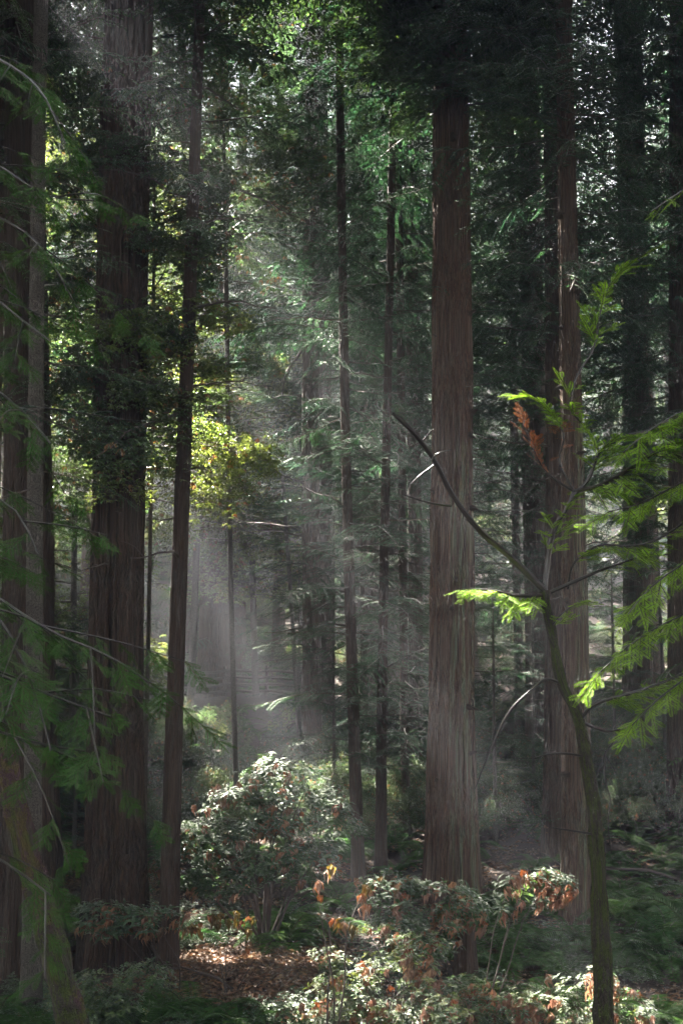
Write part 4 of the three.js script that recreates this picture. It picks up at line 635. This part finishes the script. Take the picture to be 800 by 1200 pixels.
{
  const R = rngOf(3131), o = V(-2.75, ground(-2.75, 5), -5), s = thing('hanging_redwood', 'near redwood whose dark green feathery boughs hang in front of the massive dark redwood', 'tree', null, o.toArray());
  part('trunk', trunkGeo({ H: 16, r: 0.17, r2: 0.13, y2: 7, seg: 28, rows: 40, seed: 51 }).g, BARK, s);
  const A = [[75, [[-1.808, 7.604, -4.6], [-1.437, 7.377, -4.4], [-1.196, 7.126, -4.2], [-1.044, 6.797, -4.1]], 18], [1, [[-1.94, 7.172, -4.6], [-1.425, 6.885, -4.3], [-1.123, 6.66, -4.1], [-0.934, 6.603, -4]], 22], [1, [[-1.74, 6.855, -4.4], [-1.385, 6.63, -4.2], [-1.184, 6.489, -4.1], [-1.039, 6.288, -4]], 16], [1, [[-1.84, 6.597, -4.5], [-1.443, 6.352, -4.2], [-1.241, 6.186, -4.1], [-1.08, 6.059, -4]], 14],
    [1, [[-1.817, 6.165, -4.4], [-1.396, 5.953, -4.1], [-1.184, 5.801, -4], [-1.043, 5.657, -3.9]], 15], [1, [[-1.758, 5.724, -4.3], [-1.347, 5.515, -4], [-1.158, 5.41, -3.9], [-1.05, 5.251, -3.8]], 12], [1, [[-1.739, 5.441, -4.2], [-1.268, 5.162, -3.8], [-0.945, 4.987, -3.6], [-0.728, 4.907, -3.5], [-0.605, 4.827, -3.5]], 26], [1, [[-1.725, 5.114, -4.2], [-1.229, 4.87, -3.8], [-0.94, 4.781, -3.6], [-0.724, 4.721, -3.5]], 24],
    [1, [[-1.679, 4.792, -4.2], [-1.222, 4.668, -3.8], [-1.018, 4.621, -3.7], [-0.825, 4.604, -3.6]], 16], [1, [[-1.619, 4.335, -4.1], [-1.237, 4.271, -3.8], [-1.062, 4.209, -3.7], [-0.922, 4.151, -3.6]], 9], [1, [[-1.62, 5.295, -4], [-1.172, 5.098, -3.6], [-0.997, 4.88, -3.5], [-0.896, 4.621, -3.45]], 14]];
  for (const [, pts, n] of A) {
    const P = [V(-2.75, pts[0][1] - 0.1, -5), ...pts.map((p) => V(...p))].map((p) => V().copy(p).sub(o)), m = part('bough', limbGeo(P, 0.014, 0.003, 6, 5, 0.06, pts[0][1]), DARKTWIG, s);
    const cv = m.geometry.userData.curve;
    dress(m, 'dark', { R, t0: 0.5, t1: 1, n: Math.round(n * 0.5), size: 0.7, sag: 0.5, tipwards: 0.4 });
    for (let k = 0; k < Math.round(n * 0.42); k++) {
      const t = lerp(0.45, 0.97, (k + R()) / (n * 0.42)), a = cv.getPointAt(t), tg = cv.getTangentAt(t), sd = V().crossVectors(tg, UPV).normalize().multiplyScalar(k % 2 ? 1 : -1), l = 0.22 + 0.3 * R();
      const e = V().copy(a).addScaledVector(tg, l * (0.3 + 0.6 * R())).addScaledVector(sd, l * (0.3 + 0.7 * R())).addScaledVector(UPV, l * (0.35 - 1.1 * R())), w = part('twig', limbGeo([a, V().copy(a).lerp(e, 0.5).add(V(0, 0.05 * R(), 0)), e], 0.004, 0.0015, 5, 3), DARKTWIG, s);
      dress(w, 'dark', { R, t0: 0.15, t1: 1, n: 4, size: 0.62, sag: 0.45, tipwards: 0.3 });
    }
  }
}
{
  const R = rngOf(4141), o = V(3.3, ground(3.3, 6.2), -6.2), s = thing('overhanging_redwood', 'near redwood whose bright green boughs reach in beside the bare-limbed sapling', 'tree', null, o.toArray());
  part('trunk', trunkGeo({ H: 17, r: 0.16, r2: 0.12, y2: 8, seg: 28, rows: 40, seed: 52 }).g, BARK, s);
  for (const [pts, n] of [[[[2.13, 5.876, -5.9], [1.786, 5.756, -5.7], [1.533, 5.633, -5.6], [1.341, 5.578, -5.5]], 12], [[[2.117, 5.528, -5.9], [1.742, 5.326, -5.6], [1.536, 5.192, -5.5], [1.4, 5.063, -5.4]], 14], [[[2.105, 5.206, -5.9], [1.733, 5.066, -5.6], [1.465, 4.938, -5.5], [1.246, 4.774, -5.4]], 16], [[[2.093, 4.888, -5.9], [1.798, 4.761, -5.7], [1.59, 4.638, -5.6], [1.432, 4.52, -5.5]], 10], [[[2.278, 7.58, -6], [1.942, 7.421, -5.8], [1.768, 7.298, -5.7], [1.631, 7.183, -5.6]], 5], [[[2.143, 6.229, -5.9], [1.821, 6.142, -5.7], [1.587, 6.01, -5.6], [1.426, 5.882, -5.5]], 10]]) {
    const P = [V(3.3, pts[0][1] + 0.1, -6.2), ...pts.map((p) => V(...p))].map((p) => V().copy(p).sub(o)), m = part('bough', limbGeo(P, 0.014, 0.003, 6, 5, 0.06, pts[0][1]), DARKTWIG, s);
    dress(m, 'bright', { R, t0: 0.5, t1: 1, n, size: 0.95, sag: 0.7 });
  }
}
renderer.render(scene, camera);
